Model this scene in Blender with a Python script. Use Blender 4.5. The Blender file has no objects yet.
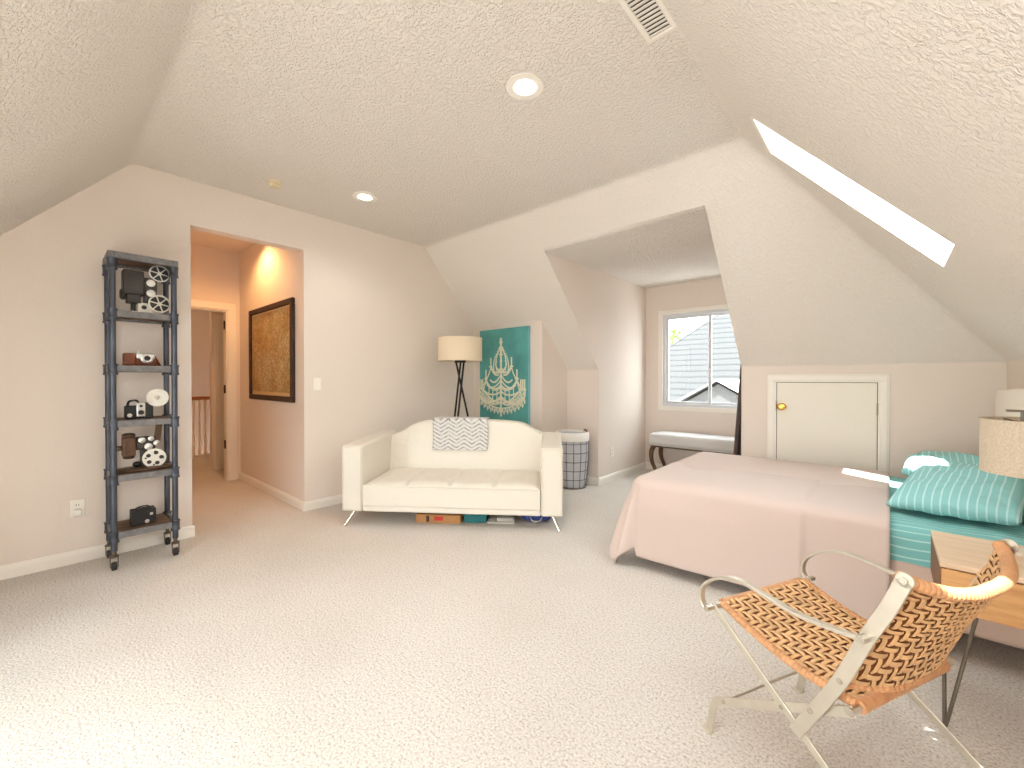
import bpy, bmesh, math, random
from mathutils import Vector, Matrix
random.seed(7)
C = bpy.context.scene.collection
PI = math.pi
V = Vector

# ------------------------------------------------------------------ materials
def new_mat(name):
    m = bpy.data.materials.new(name); m.use_nodes = True
    nt = m.node_tree; b = nt.nodes['Principled BSDF']
    return m, nt, b

def srgb(r, g, b):
    f = lambda c: (c/255/12.92) if c/255 <= 0.04045 else ((c/255+0.055)/1.055)**2.4
    return (f(r), f(g), f(b), 1)

def mat(name, col, rough=0.6, metal=0.0, bump=None, vary=None, emit=None, spec=0.5, sheen=0.0):
    """col: sRGB 0-255. bump=(scale, distance, detail). vary=(scale, amount)"""
    m, nt, b = new_mat(name)
    c = srgb(*col)
    b.inputs['Base Color'].default_value = c
    b.inputs['Roughness'].default_value = rough
    b.inputs['Metallic'].default_value = metal
    b.inputs['Specular IOR Level'].default_value = spec
    if sheen: b.inputs['Sheen Weight'].default_value = sheen
    tc = nt.nodes.new('ShaderNodeTexCoord')
    if vary:
        n = nt.nodes.new('ShaderNodeTexNoise'); n.inputs['Scale'].default_value = vary[0]; n.inputs['Detail'].default_value = 3
        nt.links.new(tc.outputs['Object'], n.inputs['Vector'])
        r = nt.nodes.new('ShaderNodeValToRGB')
        a = vary[1]
        r.color_ramp.elements[0].position = 0.3; r.color_ramp.elements[1].position = 0.7
        r.color_ramp.elements[0].color = (c[0]*(1-a), c[1]*(1-a), c[2]*(1-a), 1)
        r.color_ramp.elements[1].color = (min(1, c[0]*(1+a)), min(1, c[1]*(1+a)), min(1, c[2]*(1+a)), 1)
        nt.links.new(n.outputs['Fac'], r.inputs['Fac']); nt.links.new(r.outputs['Color'], b.inputs['Base Color'])
    if bump:
        n = nt.nodes.new('ShaderNodeTexNoise'); n.inputs['Scale'].default_value = bump[0]
        n.inputs['Detail'].default_value = bump[2] if len(bump) > 2 else 2
        nt.links.new(tc.outputs['Object'], n.inputs['Vector'])
        bp = nt.nodes.new('ShaderNodeBump'); bp.inputs['Distance'].default_value = bump[1]
        nt.links.new(n.outputs['Fac'], bp.inputs['Height']); nt.links.new(bp.outputs['Normal'], b.inputs['Normal'])
    if emit:
        b.inputs['Emission Color'].default_value = srgb(*emit[0]); b.inputs['Emission Strength'].default_value = emit[1]
    return m

def stripe_mat(name, base, line, axis, freq, width, rough=0.8, bump=(30, .004)):
    """thin stripes every 1/freq metres along an object axis"""
    m = mat(name, base, rough, bump=bump)
    nt = m.node_tree; b = nt.nodes['Principled BSDF']
    tc = nt.nodes.new('ShaderNodeTexCoord'); sx = nt.nodes.new('ShaderNodeSeparateXYZ')
    nt.links.new(tc.outputs['Object'], sx.inputs[0])
    src = sx.outputs['XYZ'.index(axis)] if len(axis) == 1 else None
    if src is None:      # 'YZ': y and z added so stripes run on over the edge
        ad = nt.nodes.new('ShaderNodeMath'); ad.operation = 'ADD'
        nt.links.new(sx.outputs[1], ad.inputs[0]); nt.links.new(sx.outputs[2], ad.inputs[1]); src = ad.outputs[0]
    mu = nt.nodes.new('ShaderNodeMath'); mu.operation = 'MULTIPLY'; mu.inputs[1].default_value = freq
    fr = nt.nodes.new('ShaderNodeMath'); fr.operation = 'FRACT'
    lt = nt.nodes.new('ShaderNodeMath'); lt.operation = 'LESS_THAN'; lt.inputs[1].default_value = width
    nt.links.new(src, mu.inputs[0]); nt.links.new(mu.outputs[0], fr.inputs[0]); nt.links.new(fr.outputs[0], lt.inputs[0])
    mx = nt.nodes.new('ShaderNodeMix'); mx.data_type = 'RGBA'
    mx.inputs['A'].default_value = srgb(*base); mx.inputs['B'].default_value = srgb(*line)
    nt.links.new(lt.outputs[0], mx.inputs['Factor']); nt.links.new(mx.outputs['Result'], b.inputs['Base Color'])
    return m

def wood_mat(name, c1, c2, scale=3, rough=0.45, axis='X', dist=6):
    m, nt, b = new_mat(name)
    tc = nt.nodes.new('ShaderNodeTexCoord'); mp = nt.nodes.new('ShaderNodeMapping')
    s = [14, 14, 14]; s['XYZ'.index(axis)] = 1.2
    mp.inputs['Scale'].default_value = s
    n = nt.nodes.new('ShaderNodeTexNoise'); n.inputs['Scale'].default_value = scale; n.inputs['Detail'].default_value = 6
    n.inputs['Distortion'].default_value = 0.6
    r = nt.nodes.new('ShaderNodeValToRGB')
    r.color_ramp.elements[0].position = .35; r.color_ramp.elements[1].position = .68
    r.color_ramp.elements[0].color = srgb(*c1); r.color_ramp.elements[1].color = srgb(*c2)
    nt.links.new(tc.outputs['Object'], mp.inputs['Vector']); nt.links.new(mp.outputs['Vector'], n.inputs['Vector'])
    nt.links.new(n.outputs['Fac'], r.inputs['Fac']); nt.links.new(r.outputs['Color'], b.inputs['Base Color'])
    b.inputs['Roughness'].default_value = rough
    return m

def stipple_mat(name, col, strength=.75):
    """hand-trowelled ceiling texture: raised blobs"""
    m = mat(name, col, 0.9, spec=.2)
    nt = m.node_tree; b = nt.nodes['Principled BSDF']
    tc = nt.nodes.new('ShaderNodeTexCoord')
    n1 = nt.nodes.new('ShaderNodeTexNoise'); n1.inputs['Scale'].default_value = 64; n1.inputs['Detail'].default_value = 2
    n1.inputs['Roughness'].default_value = .55; n1.inputs['Distortion'].default_value = .5
    r = nt.nodes.new('ShaderNodeValToRGB'); r.color_ramp.elements[0].position = .42; r.color_ramp.elements[1].position = .62
    nt.links.new(tc.outputs['Object'], n1.inputs['Vector']); nt.links.new(n1.outputs['Fac'], r.inputs['Fac'])
    bp = nt.nodes.new('ShaderNodeBump'); bp.inputs['Distance'].default_value = .009; bp.inputs['Strength'].default_value = strength
    nt.links.new(r.outputs['Color'], bp.inputs['Height']); nt.links.new(bp.outputs['Normal'], b.inputs['Normal'])
    return m

def carpet_mat(name):
    m, nt, b = new_mat(name)
    tc = nt.nodes.new('ShaderNodeTexCoord')
    n1 = nt.nodes.new('ShaderNodeTexNoise'); n1.inputs['Scale'].default_value = 105; n1.inputs['Detail'].default_value = 4
    n1.inputs['Roughness'].default_value = .7
    r = nt.nodes.new('ShaderNodeValToRGB'); e = r.color_ramp.elements
    e[0].position = .33; e[0].color = srgb(172, 159, 146); e[1].position = .60; e[1].color = srgb(228, 223, 216)
    k = e.new(.45); k.color = srgb(210, 203, 195)
    n2 = nt.nodes.new('ShaderNodeTexNoise'); n2.inputs['Scale'].default_value = 1.3; n2.inputs['Detail'].default_value = 3
    mx = nt.nodes.new('ShaderNodeMix'); mx.data_type = 'RGBA'; mx.blend_type = 'MULTIPLY'
    r2 = nt.nodes.new('ShaderNodeValToRGB'); r2.color_ramp.elements[0].position = .35; r2.color_ramp.elements[1].position = .65
    r2.color_ramp.elements[0].color = (.93, .92, .91, 1); r2.color_ramp.elements[1].color = (1, 1, 1, 1)
    mx.inputs['Factor'].default_value = 1
    for n in (n1, n2): nt.links.new(tc.outputs['Object'], n.inputs['Vector'])
    nt.links.new(n1.outputs['Fac'], r.inputs['Fac']); nt.links.new(n2.outputs['Fac'], r2.inputs['Fac'])
    nt.links.new(r.outputs['Color'], mx.inputs['A']); nt.links.new(r2.outputs['Color'], mx.inputs['B'])
    nt.links.new(mx.outputs['Result'], b.inputs['Base Color'])
    b.inputs['Roughness'].default_value = 1; b.inputs['Specular IOR Level'].default_value = .05
    bp = nt.nodes.new('ShaderNodeBump'); bp.inputs['Distance'].default_value = .012; bp.inputs['Strength'].default_value = .7
    nt.links.new(n1.outputs['Fac'], bp.inputs['Height']); nt.links.new(bp.outputs['Normal'], b.inputs['Normal'])
    return m

def glass_mat(name):
    m = bpy.data.materials.new(name); m.use_nodes = True; nt = m.node_tree
    for n in list(nt.nodes): nt.nodes.remove(n)
    out = nt.nodes.new('ShaderNodeOutputMaterial'); mix = nt.nodes.new('ShaderNodeMixShader')
    tr = nt.nodes.new('ShaderNodeBsdfTransparent'); tr.inputs[0].default_value = (.97, .98, .97, 1)
    gl = nt.nodes.new('ShaderNodeBsdfGlossy'); gl.inputs['Roughness'].default_value = .02
    lw = nt.nodes.new('ShaderNodeLayerWeight'); lw.inputs['Blend'].default_value = .5
    pw = nt.nodes.new('ShaderNodeMath'); pw.operation = 'POWER'; pw.inputs[1].default_value = 4
    ml = nt.nodes.new('ShaderNodeMath'); ml.operation = 'MULTIPLY_ADD'; ml.inputs[1].default_value = .45; ml.inputs[2].default_value = .03
    nt.links.new(lw.outputs['Facing'], pw.inputs[0]); nt.links.new(pw.outputs[0], ml.inputs[0])
    nt.links.new(ml.outputs[0], mix.inputs[0]); nt.links.new(tr.outputs[0], mix.inputs[1]); nt.links.new(gl.outputs[0], mix.inputs[2])
    nt.links.new(mix.outputs[0], out.inputs[0])
    return m

M = {}
M['wall'] = mat('wall_paint', (226, 215, 205), .75, bump=(45, .0015, 3), spec=.25)
M['ceiling'] = stipple_mat('ceiling_stipple', (230, 224, 216))
M['slope_east'] = stipple_mat('east_slope_stipple', (230, 224, 216), .5)
M['slope_north'] = stipple_mat('north_slope_stipple', (230, 224, 216), .4)
M['carpet'] = carpet_mat('carpet')
M['trim'] = mat('white_trim', (236, 231, 222), .4)
M['door'] = mat('door_paint', (231, 226, 214), .45)
M['vinyl'] = mat('white_vinyl', (214, 216, 219), .35)
M['glass'] = glass_mat('window_glass')
M['brass'] = mat('brass', (205, 165, 85), .25, 1)
M['chrome'] = mat('chrome', (215, 212, 205), .12, 1)
M['nickel'] = mat('brushed_steel', (205, 198, 184), .38, .8, vary=(20, .05))
M['bolt'] = mat('bolt_steel', (205, 200, 190), .25, 1)
M['pipe'] = mat('grey_pipe', (84, 89, 99), .42, .75, vary=(8, .25), bump=(60, .001))
M['shelfwood'] = wood_mat('rustic_board', (62, 42, 30), (128, 96, 72), 2.5, .7, 'Y')
M['shelfedge'] = mat('painted_edge', (114, 112, 112), .6, .2, vary=(30, .25))
M['black'] = mat('black_plastic', (24, 23, 22), .4)
M['blackleather'] = mat('black_leatherette', (20, 18, 18), .55, bump=(150, .001))
M['darkgrey'] = mat('charcoal_metal', (62, 57, 53), .45, .3)
M['brownmetal'] = mat('bronze_enamel', (96, 72, 54), .4, .4, vary=(15, .15))
M['silver'] = mat('cast_aluminium', (205, 203, 198), .3, .8)
M['paleplate'] = mat('pale_enamel', (226, 222, 212), .4)
M['brownleather'] = mat('brown_leather', (120, 62, 32), .5, bump=(120, .001), vary=(25, .2))
M['rubber'] = mat('dark_rubber', (40, 38, 38), .7)
M['sofa'] = mat('ivory_leather', (222, 216, 204), .42, bump=(14, .006, 3), spec=.45)
M['lampshade'] = mat('cream_shade', (222, 206, 180), .85, bump=(200, .0006))
M['darkwood'] = wood_mat('dark_wood', (38, 24, 18), (70, 46, 34), 3, .45, 'Z')
M['bronze'] = mat('dark_bronze', (46, 36, 32), .4, .5)
M['teal'] = mat('teal_canvas', (84, 156, 153), .8, vary=(3.2, .25), bump=(90, .001))
M['artwhite'] = mat('cream_paint', (222, 222, 198), .8)
M['canvasedge'] = mat('canvas_edge', (120, 178, 186), .8)
M['frame'] = wood_mat('walnut_frame', (40, 24, 16), (70, 44, 28), 4, .7, 'Z')
M['bedspread'] = mat('blush_cotton', (203, 185, 176), .9, bump=(420, .0008, 2), sheen=.15)
M['boxspring'] = mat('blush_base', (208, 184, 170), .9, bump=(200, .001))
M['sheet'] = stripe_mat('teal_sheet', (122, 184, 182), (172, 212, 208), 'YZ', 24, .18)
M['pillowcase'] = stripe_mat('teal_pillowcase', (140, 197, 197), (186, 221, 219), 'X', 34, .2, bump=(14, .012))
M['headboard'] = mat('white_headboard', (240, 230, 220), .7, bump=(150, .001))
M['whitewood'] = wood_mat('pale_wood', (214, 186, 156), (228, 202, 174), 3, .4, 'X')
M['honey'] = wood_mat('honey_wood', (198, 146, 92), (222, 176, 122), 3, .4, 'X')
M['casewood'] = wood_mat('brown_case_wood', (104, 70, 44), (140, 98, 66), 3, .5, 'Y')
M['iron'] = mat('raw_steel', (120, 112, 102), .35, .9)
M['linen'] = mat('linen_shade', (206, 192, 171), .9, bump=(260, .002, 1), vary=(160, .13))
M['ceramic'] = mat('pale_ceramic', (225, 215, 200), .3)
M['bench'] = mat('bench_linen', (204, 200, 197), .9, bump=(200, .001))
M['benchwood'] = wood_mat('bench_leg_wood', (70, 48, 30), (112, 82, 54), 3, .5, 'Z')
M['wire'] = mat('grey_wire', (120, 124, 130), .45, .6)
M['liner'] = mat('grey_liner', (204, 206, 212), .95, bump=(25, .008))
M['linerwhite'] = mat('white_liner', (240, 238, 234), .95)
M['cardboard'] = mat('cardboard', (178, 130, 82), .85, vary=(10, .08))
M['redprint'] = mat('red_print', (196, 50, 42), .7)
M['tealbox'] = mat('teal_box', (30, 112, 116), .6)
M['blue'] = mat('blue_fabric', (58, 78, 150), .85, bump=(40, .01))
M['greycloth'] = mat('pale_grey', (190, 184, 178), .8)
M['plate'] = mat('switch_plate', (240, 236, 226), .4)
M['slot'] = mat('dark_slot', (50, 44, 40), .6)
M['detector'] = mat('yellowed_plastic', (222, 208, 172), .5)
M['baluster'] = mat('white_baluster', (240, 226, 204), .5)
M['handrail'] = wood_mat('oak_rail', (150, 92, 48), (186, 122, 70), 3, .4, 'Y')
M['lampglow'] = mat('glowing_lens', (255, 244, 224), .5, emit=((255, 244, 226), 9))
M['cane'] = mat('tan_leather_strap', (212, 170, 122), .5, vary=(25, .16))
M['cane2'] = mat('tan_leather_wrap', (202, 150, 106), .5, vary=(30, .14))
M['underlay'] = mat('dark_leather_lacing', (128, 78, 44), .6, bump=(200, .001))
M['shingle'] = None
M['leaf'] = mat('leaf', (120, 135, 70), .8, vary=(6, .3))
M['bark'] = mat('bark', (90, 74, 60), .9)
M['gabletrim'] = mat('pale_gable_roof', (150, 148, 146), .8)
M['siding'] = mat('house_siding', (70, 69, 67), .8)

def shingle_mat():
    m, nt, b = new_mat('roof_shingles')
    tc = nt.nodes.new('ShaderNodeTexCoord'); sx = nt.nodes.new('ShaderNodeSeparateXYZ')
    nt.links.new(tc.outputs['Object'], sx.inputs[0])
    n = nt.nodes.new('ShaderNodeTexNoise'); n.inputs['Scale'].default_value = 1.6; n.inputs['Detail'].default_value = 5
    nt.links.new(tc.outputs['Object'], n.inputs['Vector'])
    ad = nt.nodes.new('ShaderNodeMath'); ad.operation = 'MULTIPLY_ADD'; ad.inputs[1].default_value = .05
    nt.links.new(n.outputs['Fac'], ad.inputs[0]); nt.links.new(sx.outputs[2], ad.inputs[2])
    mu = nt.nodes.new('ShaderNodeMath'); mu.operation = 'MULTIPLY'; mu.inputs[1].default_value = 4.6
    fr = nt.nodes.new('ShaderNodeMath'); fr.operation = 'FRACT'
    nt.links.new(ad.outputs[0], mu.inputs[0]); nt.links.new(mu.outputs[0], fr.inputs[0])
    r = nt.nodes.new('ShaderNodeValToRGB'); e = r.color_ramp.elements
    e[0].position = .0; e[0].color = (.003, .003, .003, 1); e[1].position = .34; e[1].color = (.024, .0236, .023, 1)
    nt.links.new(fr.outputs[0], r.inputs['Fac']); nt.links.new(r.outputs['Color'], b.inputs['Base Color'])
    b.inputs['Roughness'].default_value = .9
    return m
M['shingle'] = shingle_mat()

# ------------------------------------------------------------------ mesh helpers
class MB:
    def __init__(self): self.bm = bmesh.new()
    def quad(self, pts):
        vs = [self.bm.verts.new(p) for p in pts]; return self.bm.faces.new(vs)
    def box(self, x0, x1, y0, y1, z0, z1, mtx=None):
        vs = [self.bm.verts.new(p) for p in ((x0,y0,z0),(x1,y0,z0),(x1,y1,z0),(x0,y1,z0),(x0,y0,z1),(x1,y0,z1),(x1,y1,z1),(x0,y1,z1))]
        for f in ((3,2,1,0),(4,5,6,7),(0,1,5,4),(1,2,6,5),(2,3,7,6),(3,0,4,7)): self.bm.faces.new([vs[i] for i in f])
        if mtx is not None:
            for v in vs: v.co = mtx @ v.co
        return self
    def prism(self, poly, off):
        off = V(off); a = [self.bm.verts.new(p) for p in poly]; b = [self.bm.verts.new(V(p)+off) for p in poly]
        n = len(a); self.bm.faces.new(a); self.bm.faces.new(b[::-1])
        for i in range(n): self.bm.faces.new([a[i], b[i], b[(i+1)%n], a[(i+1)%n]])
        return self
    def tube(self, path, r, seg=10, closed=False, caps=True, flat=None):
        """sweep a circle (radius r or list) along a path"""
        P = [V(p) for p in path]; n = len(P); rings = []
        up = None
        for i, p in enumerate(P):
            if closed: t = P[(i+1)%n]-P[i-1]
            else: t = P[min(i+1, n-1)]-P[max(i-1, 0)]
            t.normalize()
            if up is None:
                up = V((0,0,1)) if abs(t.z) < .9 else V((1,0,0))
            s = t.cross(up).normalized(); up = s.cross(t).normalized()
            ri = r[i] if isinstance(r, (list, tuple)) else r
            rings.append([self.bm.verts.new(p + (s*math.cos(a)+up*math.sin(a))*ri) for a in [2*PI*k/seg for k in range(seg)]])
        m = n if closed else n-1
        for i in range(m):
            A, B = rings[i], rings[(i+1)%n]
            for k in range(seg): self.bm.faces.new([A[k], A[(k+1)%seg], B[(k+1)%seg], B[k]])
        if caps and not closed:
            self.bm.faces.new(rings[0][::-1]); self.bm.faces.new(rings[-1])
        return self
    def cyl(self, p0, p1, r, seg=16, r1=None):
        return self.tube([p0, p1], [r, r if r1 is None else r1], seg)
    def lathe(self, prof, seg=24, mtx=None, cap=True):
        """prof: list of (radius, z)"""
        rings = []
        for r, z in prof:
            if r < 1e-6: rings.append([self.bm.verts.new((0,0,z))])
            else: rings.append([self.bm.verts.new((r*math.cos(2*PI*k/seg), r*math.sin(2*PI*k/seg), z)) for k in range(seg)])
        for A, B in zip(rings, rings[1:]):
            for k in range(seg):
                a = [A[k % len(A)], A[(k+1) % len(A)]] if len(A) > 1 else [A[0]]
                b = [B[(k+1) % len(B)], B[k % len(B)]] if len(B) > 1 else [B[0]]
                if len(a)+len(b) > 2: self.bm.faces.new(a+b)
        if cap:
            if len(rings[0]) > 1: self.bm.faces.new(rings[0][::-1])
            if len(rings[-1]) > 1: self.bm.faces.new(rings[-1])
        if mtx is not None:
            for R_ in rings:
                for v in R_: v.co = mtx @ v.co
        return self
    def grid(self, fn, nu, nv, closed_u=False):
        vs = [[self.bm.verts.new(fn(i/(nu if closed_u else nu-1), j/(nv-1))) for j in range(nv)] for i in range(nu)]
        for i in range(nu if closed_u else nu-1):
            for j in range(nv-1):
                k = (i+1) % nu
                self.bm.faces.new([vs[i][j], vs[k][j], vs[k][j+1], vs[i][j+1]])
        return self
    def bar(self, path, w, t, y, wdir=None):
        """flat bar along a side-profile path [(x,z)], w wide in the profile plane, t thick along y"""
        P = [V((x, 0, z)) for x, z in path]; n = len(P); secs = []
        for i, p in enumerate(P):
            t_ = (P[min(i+1,n-1)]-P[max(i-1,0)]).normalized(); s = V((-t_.z, 0, t_.x))
            wi = w[i] if isinstance(w, (list, tuple)) else w
            secs.append([self.bm.verts.new(p+s*wi/2*a+V((0, y+b*t/2, 0))) for a, b in ((-1,-1),(1,-1),(1,1),(-1,1))])
        for A, B in zip(secs, secs[1:]):
            for k in range(4): self.bm.faces.new([A[k], A[(k+1)%4], B[(k+1)%4], B[k]])
        self.bm.faces.new(secs[0][::-1]); self.bm.faces.new(secs[-1])
        return self
    def ell(self, c, rx, ry, rz, seg=16, rings=10, e=1.0):
        c = V(c); g = lambda a: math.copysign(abs(a)**e, a)
        def fn(u, v):
            th = 2*PI*u; ph = PI*(v-.5)
            return c+V((rx*g(math.cos(ph))*g(math.cos(th)), ry*g(math.cos(ph))*g(math.sin(th)), rz*g(math.sin(ph))))
        return self.grid(fn, seg, rings, closed_u=True)
    def frame4(self, x0, x1, y0, y1, z0, z1, w, plane='XZ'):
        """four non-overlapping bars framing a rectangle; y is the thin axis for XZ, z for XY"""
        if plane == 'XZ':
            for a in ((x0,x1,z1-w,z1), (x0,x1,z0,z0+w), (x0,x0+w,z0+w,z1-w), (x1-w,x1,z0+w,z1-w)): self.box(a[0],a[1],y0,y1,a[2],a[3])
        else:
            for a in ((x0,x1,y1-w,y1), (x0,x1,y0,y0+w), (x0,x0+w,y0+w,y1-w), (x1-w,x1,y0+w,y1-w)): self.box(a[0],a[1],a[2],a[3],z0,z1)
        return self
    def build(self, name, material, parent=None, smooth=None, bevel=None, seg=2, loc=None, rot=None, subsurf=0, merge=True, solid=None):
        if merge: bmesh.ops.remove_doubles(self.bm, verts=self.bm.verts, dist=1e-5)
        bmesh.ops.recalc_face_normals(self.bm, faces=self.bm.faces)
        me = bpy.data.meshes.new(name); self.bm.to_mesh(me); self.bm.free()
        o = bpy.data.objects.new(name, me); C.objects.link(o)
        if material is not None: me.materials.append(material)
        if parent: o.parent = parent
        if loc: o.location = loc
        if rot: o.rotation_euler = rot
        if solid:
            sm = o.modifiers.new('solid', 'SOLIDIFY'); sm.thickness = solid; sm.offset = 0
        if bevel:
            bv = o.modifiers.new('bevel', 'BEVEL'); bv.width = bevel; bv.segments = seg; bv.limit_method = 'ANGLE'; bv.angle_limit = math.radians(35)
        if subsurf:
            ss = o.modifiers.new('sub', 'SUBSURF'); ss.levels = subsurf; ss.render_levels = subsurf
        if smooth is not None:
            for p in me.polygons: p.use_smooth = True
            if smooth < 179:
                try: me.set_sharp_from_angle(angle=math.radians(smooth))
                except Exception: pass
        return o

def tag(o, label=None, cat=None, group=None, kind=None):
    if label: o['label'] = label
    if cat: o['category'] = cat
    if group: o['group'] = group
    if kind: o['kind'] = kind
    return o
def struct(o): o['kind'] = 'structure'; return o
def thing(name, label, cat, loc=(0,0,0), rz=0, group=None):
    e = bpy.data.objects.new(name, None); C.objects.link(e); e.location = loc; e.rotation_euler = (0,0,rz); e.empty_display_size = .1
    return tag(e, label, cat, group)
def bez(P, n=8):
    """Catmull-Rom through points"""
    P = [V(p) for p in P]; out = []
    for i in range(len(P)-1):
        a, b, c, d = P[max(i-1,0)], P[i], P[i+1], P[min(i+2, len(P)-1)]
        for k in range(n):
            t = k/n; out.append(.5*((2*b)+(c-a)*t+(2*a-5*b+4*c-d)*t*t+(3*b-a-3*c+d)*t**3))
    out.append(P[-1]); return out
def bez2(P, n=8): return [(p.x, p.z) for p in bez([(x, 0, z) for x, z in P], n)]
def hnoise(x, y, z=0):
    from mathutils import noise
    return noise.noise(V((x, y, z)))

# ------------------------------------------------------------------ room dimensions (metres)
ZC = 2.756; ZK = 1.335
XW = -4.014; XE = .588
YS = -.84; YN = 4.249
YSC = .433; YNC = 2.963; XEC = -.69
KN = (ZC-ZK)/(YN-YNC); KS = (ZC-ZK)/(YSC-YS); KE = (ZC-ZK)/(XE-XEC)
DX0, DX1, DZ, DYW = -2.472, -.994, 2.459, 5.507       # north dormer
DY0 = YNC+(ZC-DZ)/KN
CX, CY = -2.901, 3.751                                  # chase in the corner
zn = lambda y: ZC-KN*(y-YNC)
zs = lambda y: ZC-KS*(YSC-y)
ze = lambda x: ZK+KE*(XE-x)
HY0, HY1, HZ = .767, 1.609, 2.411                       # hall opening
HX = -5.903
SDX0, SDX1, SDZ, SDY = -2.7, -.35, 2.0, -1.35            # added south dormer, unseen, for daylight from behind the camera
SDY0 = YSC-(ZC-SDZ)/KS

ZKe = ZK-.25; YNe = YN+.25/KN; YSe = YS-.25/KS; XEe = XE+.25/KE      # eaves run on past the knee walls
# floor -----------------------------------------------------------
fb = MB()
for x0, x1, y0, y1 in ((XW, XE+.1, YS-.1, YN), (DX0-.1, DX1+.1, YN, DYW+.1), (-8.0, XW, .2, 2.4), (SDX0-.15, SDX1+.15, SDY-.3, YS-.1)):
    fb.box(x0, x1, y0, y1, -.12, 0)
struct(fb.build('floor', M['carpet'], merge=False))

# ceiling: flat part + three slopes, creases rounded ----------------
cb = MB(); bm = cb.bm
vc = {}
def vv(x, y, z):
    k = (round(x,4), round(y,4), round(z,4))
    if k not in vc: vc[k] = bm.verts.new(k)
    return vc[k]
def face(*p): bm.faces.new([vv(*q) for q in p])
sky_y = [(.45, .97), (2.475, 2.925)]; sky_x = [(-.2, .25), (-.53, .20)]
flatN = [(XW,YNC,ZC), (CX,YNC,ZC), (DX0,YNC,ZC), (DX1,YNC,ZC), (XEC,YNC,ZC)]
eastY = [sky_y[1][1], sky_y[1][0], sky_y[0][1]]
# flat
face((XW,YSC,ZC), (SDX0,YSC,ZC), (XEC,YSC,ZC), *[(XEC,y,ZC) for y in (sky_y[0][1], sky_y[1][0], sky_y[1][1])], *flatN[::-1])
# north slope
face(flatN[0], flatN[1], (CX,CY,zn(CY)), (XW,CY,zn(CY)))
face(flatN[1], flatN[2], (DX0,DY0,DZ), (DX0,YNe,ZKe), (CX,YNe,ZKe), (CX,CY,zn(CY)))
face(flatN[2], flatN[3], (DX1,DY0,DZ), (DX0,DY0,DZ))
face(flatN[3], flatN[4], (XEe,YNe,ZKe), (DX1,YNe,ZKe), (DX1,DY0,DZ))
# dormer ceiling
face((DX0,DY0,DZ), (DX1,DY0,DZ), (DX1,DYW,DZ), (DX0,DYW,DZ))
# south slope with the added, unseen dormer that lets daylight in
face((XW,YSC,ZC), (SDX0,YSC,ZC), (SDX0,SDY0,SDZ), (SDX0,YSe,ZKe), (XW,YSe,ZKe))
face((SDX0,YSC,ZC), (XEC,YSC,ZC), (XEe,YSe,ZKe), (SDX1,YSe,ZKe), (SDX1,SDY0,SDZ), (SDX0,SDY0,SDZ))
face((SDX0,SDY0,SDZ), (SDX1,SDY0,SDZ), (SDX1,SDY,SDZ), (SDX0,SDY,SDZ))
# east slope strips with two skylight holes
(xa0, xa1), (xb0, xb1) = sky_x; e = lambda x, y: (x, y, ze(x))
a0, a1 = sky_y[0]; b0, b1 = sky_y[1]
face((XEC,YSC,ZC), (XEC,a1,ZC), e(xa0,a1), e(xa0,a0), e(xa1,a0), (XEe,a0,ZKe), (XEe,YSe,ZKe))
face(e(xa1,a0), e(xa1,a1), (XEe,a1,ZKe), (XEe,a0,ZKe))
face((XEC,a1,ZC), (XEC,b0,ZC), e(xb0,b0), e(xb1,b0), (XEe,b0,ZKe), (XEe,a1,ZKe), e(xa1,a1), e(xa0,a1))
face((XEC,b0,ZC), (XEC,b1,ZC), e(xb0,b1), e(xb0,b0))
face(e(xb1,b0), e(xb1,b1), (XEe,b1,ZKe), (XEe,b0,ZKe))
face((XEC,b1,ZC), (XEC,YNC,ZC), (XEe,YNe,ZKe), (XEe,b1,ZKe), e(xb1,b1), e(xb0,b1))
co = cb.build('ceiling', M['ceiling'], bevel=.16, seg=6, smooth=50)
struct(co)
co.data.materials.append(M['slope_east']); co.data.materials.append(M['slope_north'])
for p in co.data.polygons:
    n_ = p.normal
    if abs(n_.z) < .95:
        if abs(n_.x) > .3: p.material_index = 1
        elif p.center.y > 2.5: p.material_index = 2

# walls -------------------------------------------------------------
def wall(name, poly, off, m='wall'): return struct(MB().prism(poly, off).build(name, M[m]))
T = .12
# west wall with the hall opening (a notch), gable shaped; bull-nosed corners
bw = .02
wall('wall_west', [(XW,YS,0), (XW,HY0,0), (XW,HY0,HZ), (XW,HY1,HZ), (XW,HY1,0), (XW,CY,0), (XW,CY,zn(CY)), (XW,YNC,ZC), (XW,YSC,ZC), (XW,YS,ZK)], (-T,0,0))
wn = MB()
wn.prism([(XW,CY,0), (CX-T,CY,0), (CX-T,CY,zn(CY)), (XW,CY,zn(CY))], (0,T,0))
wn.prism([(CX,CY,0), (CX,YN,0), (CX,YN,ZK), (CX,CY,zn(CY))], (-T,0,0))
wn.prism([(CX,YN,0), (DX0-.004,YN,0), (DX0-.004,YN,ZK), (CX,YN,ZK)], (0,T,0))
wn.prism([(DX1+.004,YN,0), (XE,YN,0), (XE,YN,ZK), (DX1+.004,YN,ZK)], (0,T,0))
struct(wn.build('wall_north', M['wall'], merge=False))
dw = MB()
side = lambda x: [(x,DY0,DZ), (x,YN,ZK), (x,YN,0), (x,DYW,0), (x,DYW,DZ)]
dw.prism(side(DX0), (-.1,.16,0)); dw.prism(side(DX1), (.1,.16,0))
WX0, WX1, WZ0, WZ1 = -2.235, -1.235, .862, 2.075        # rough opening of the dormer window
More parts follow.
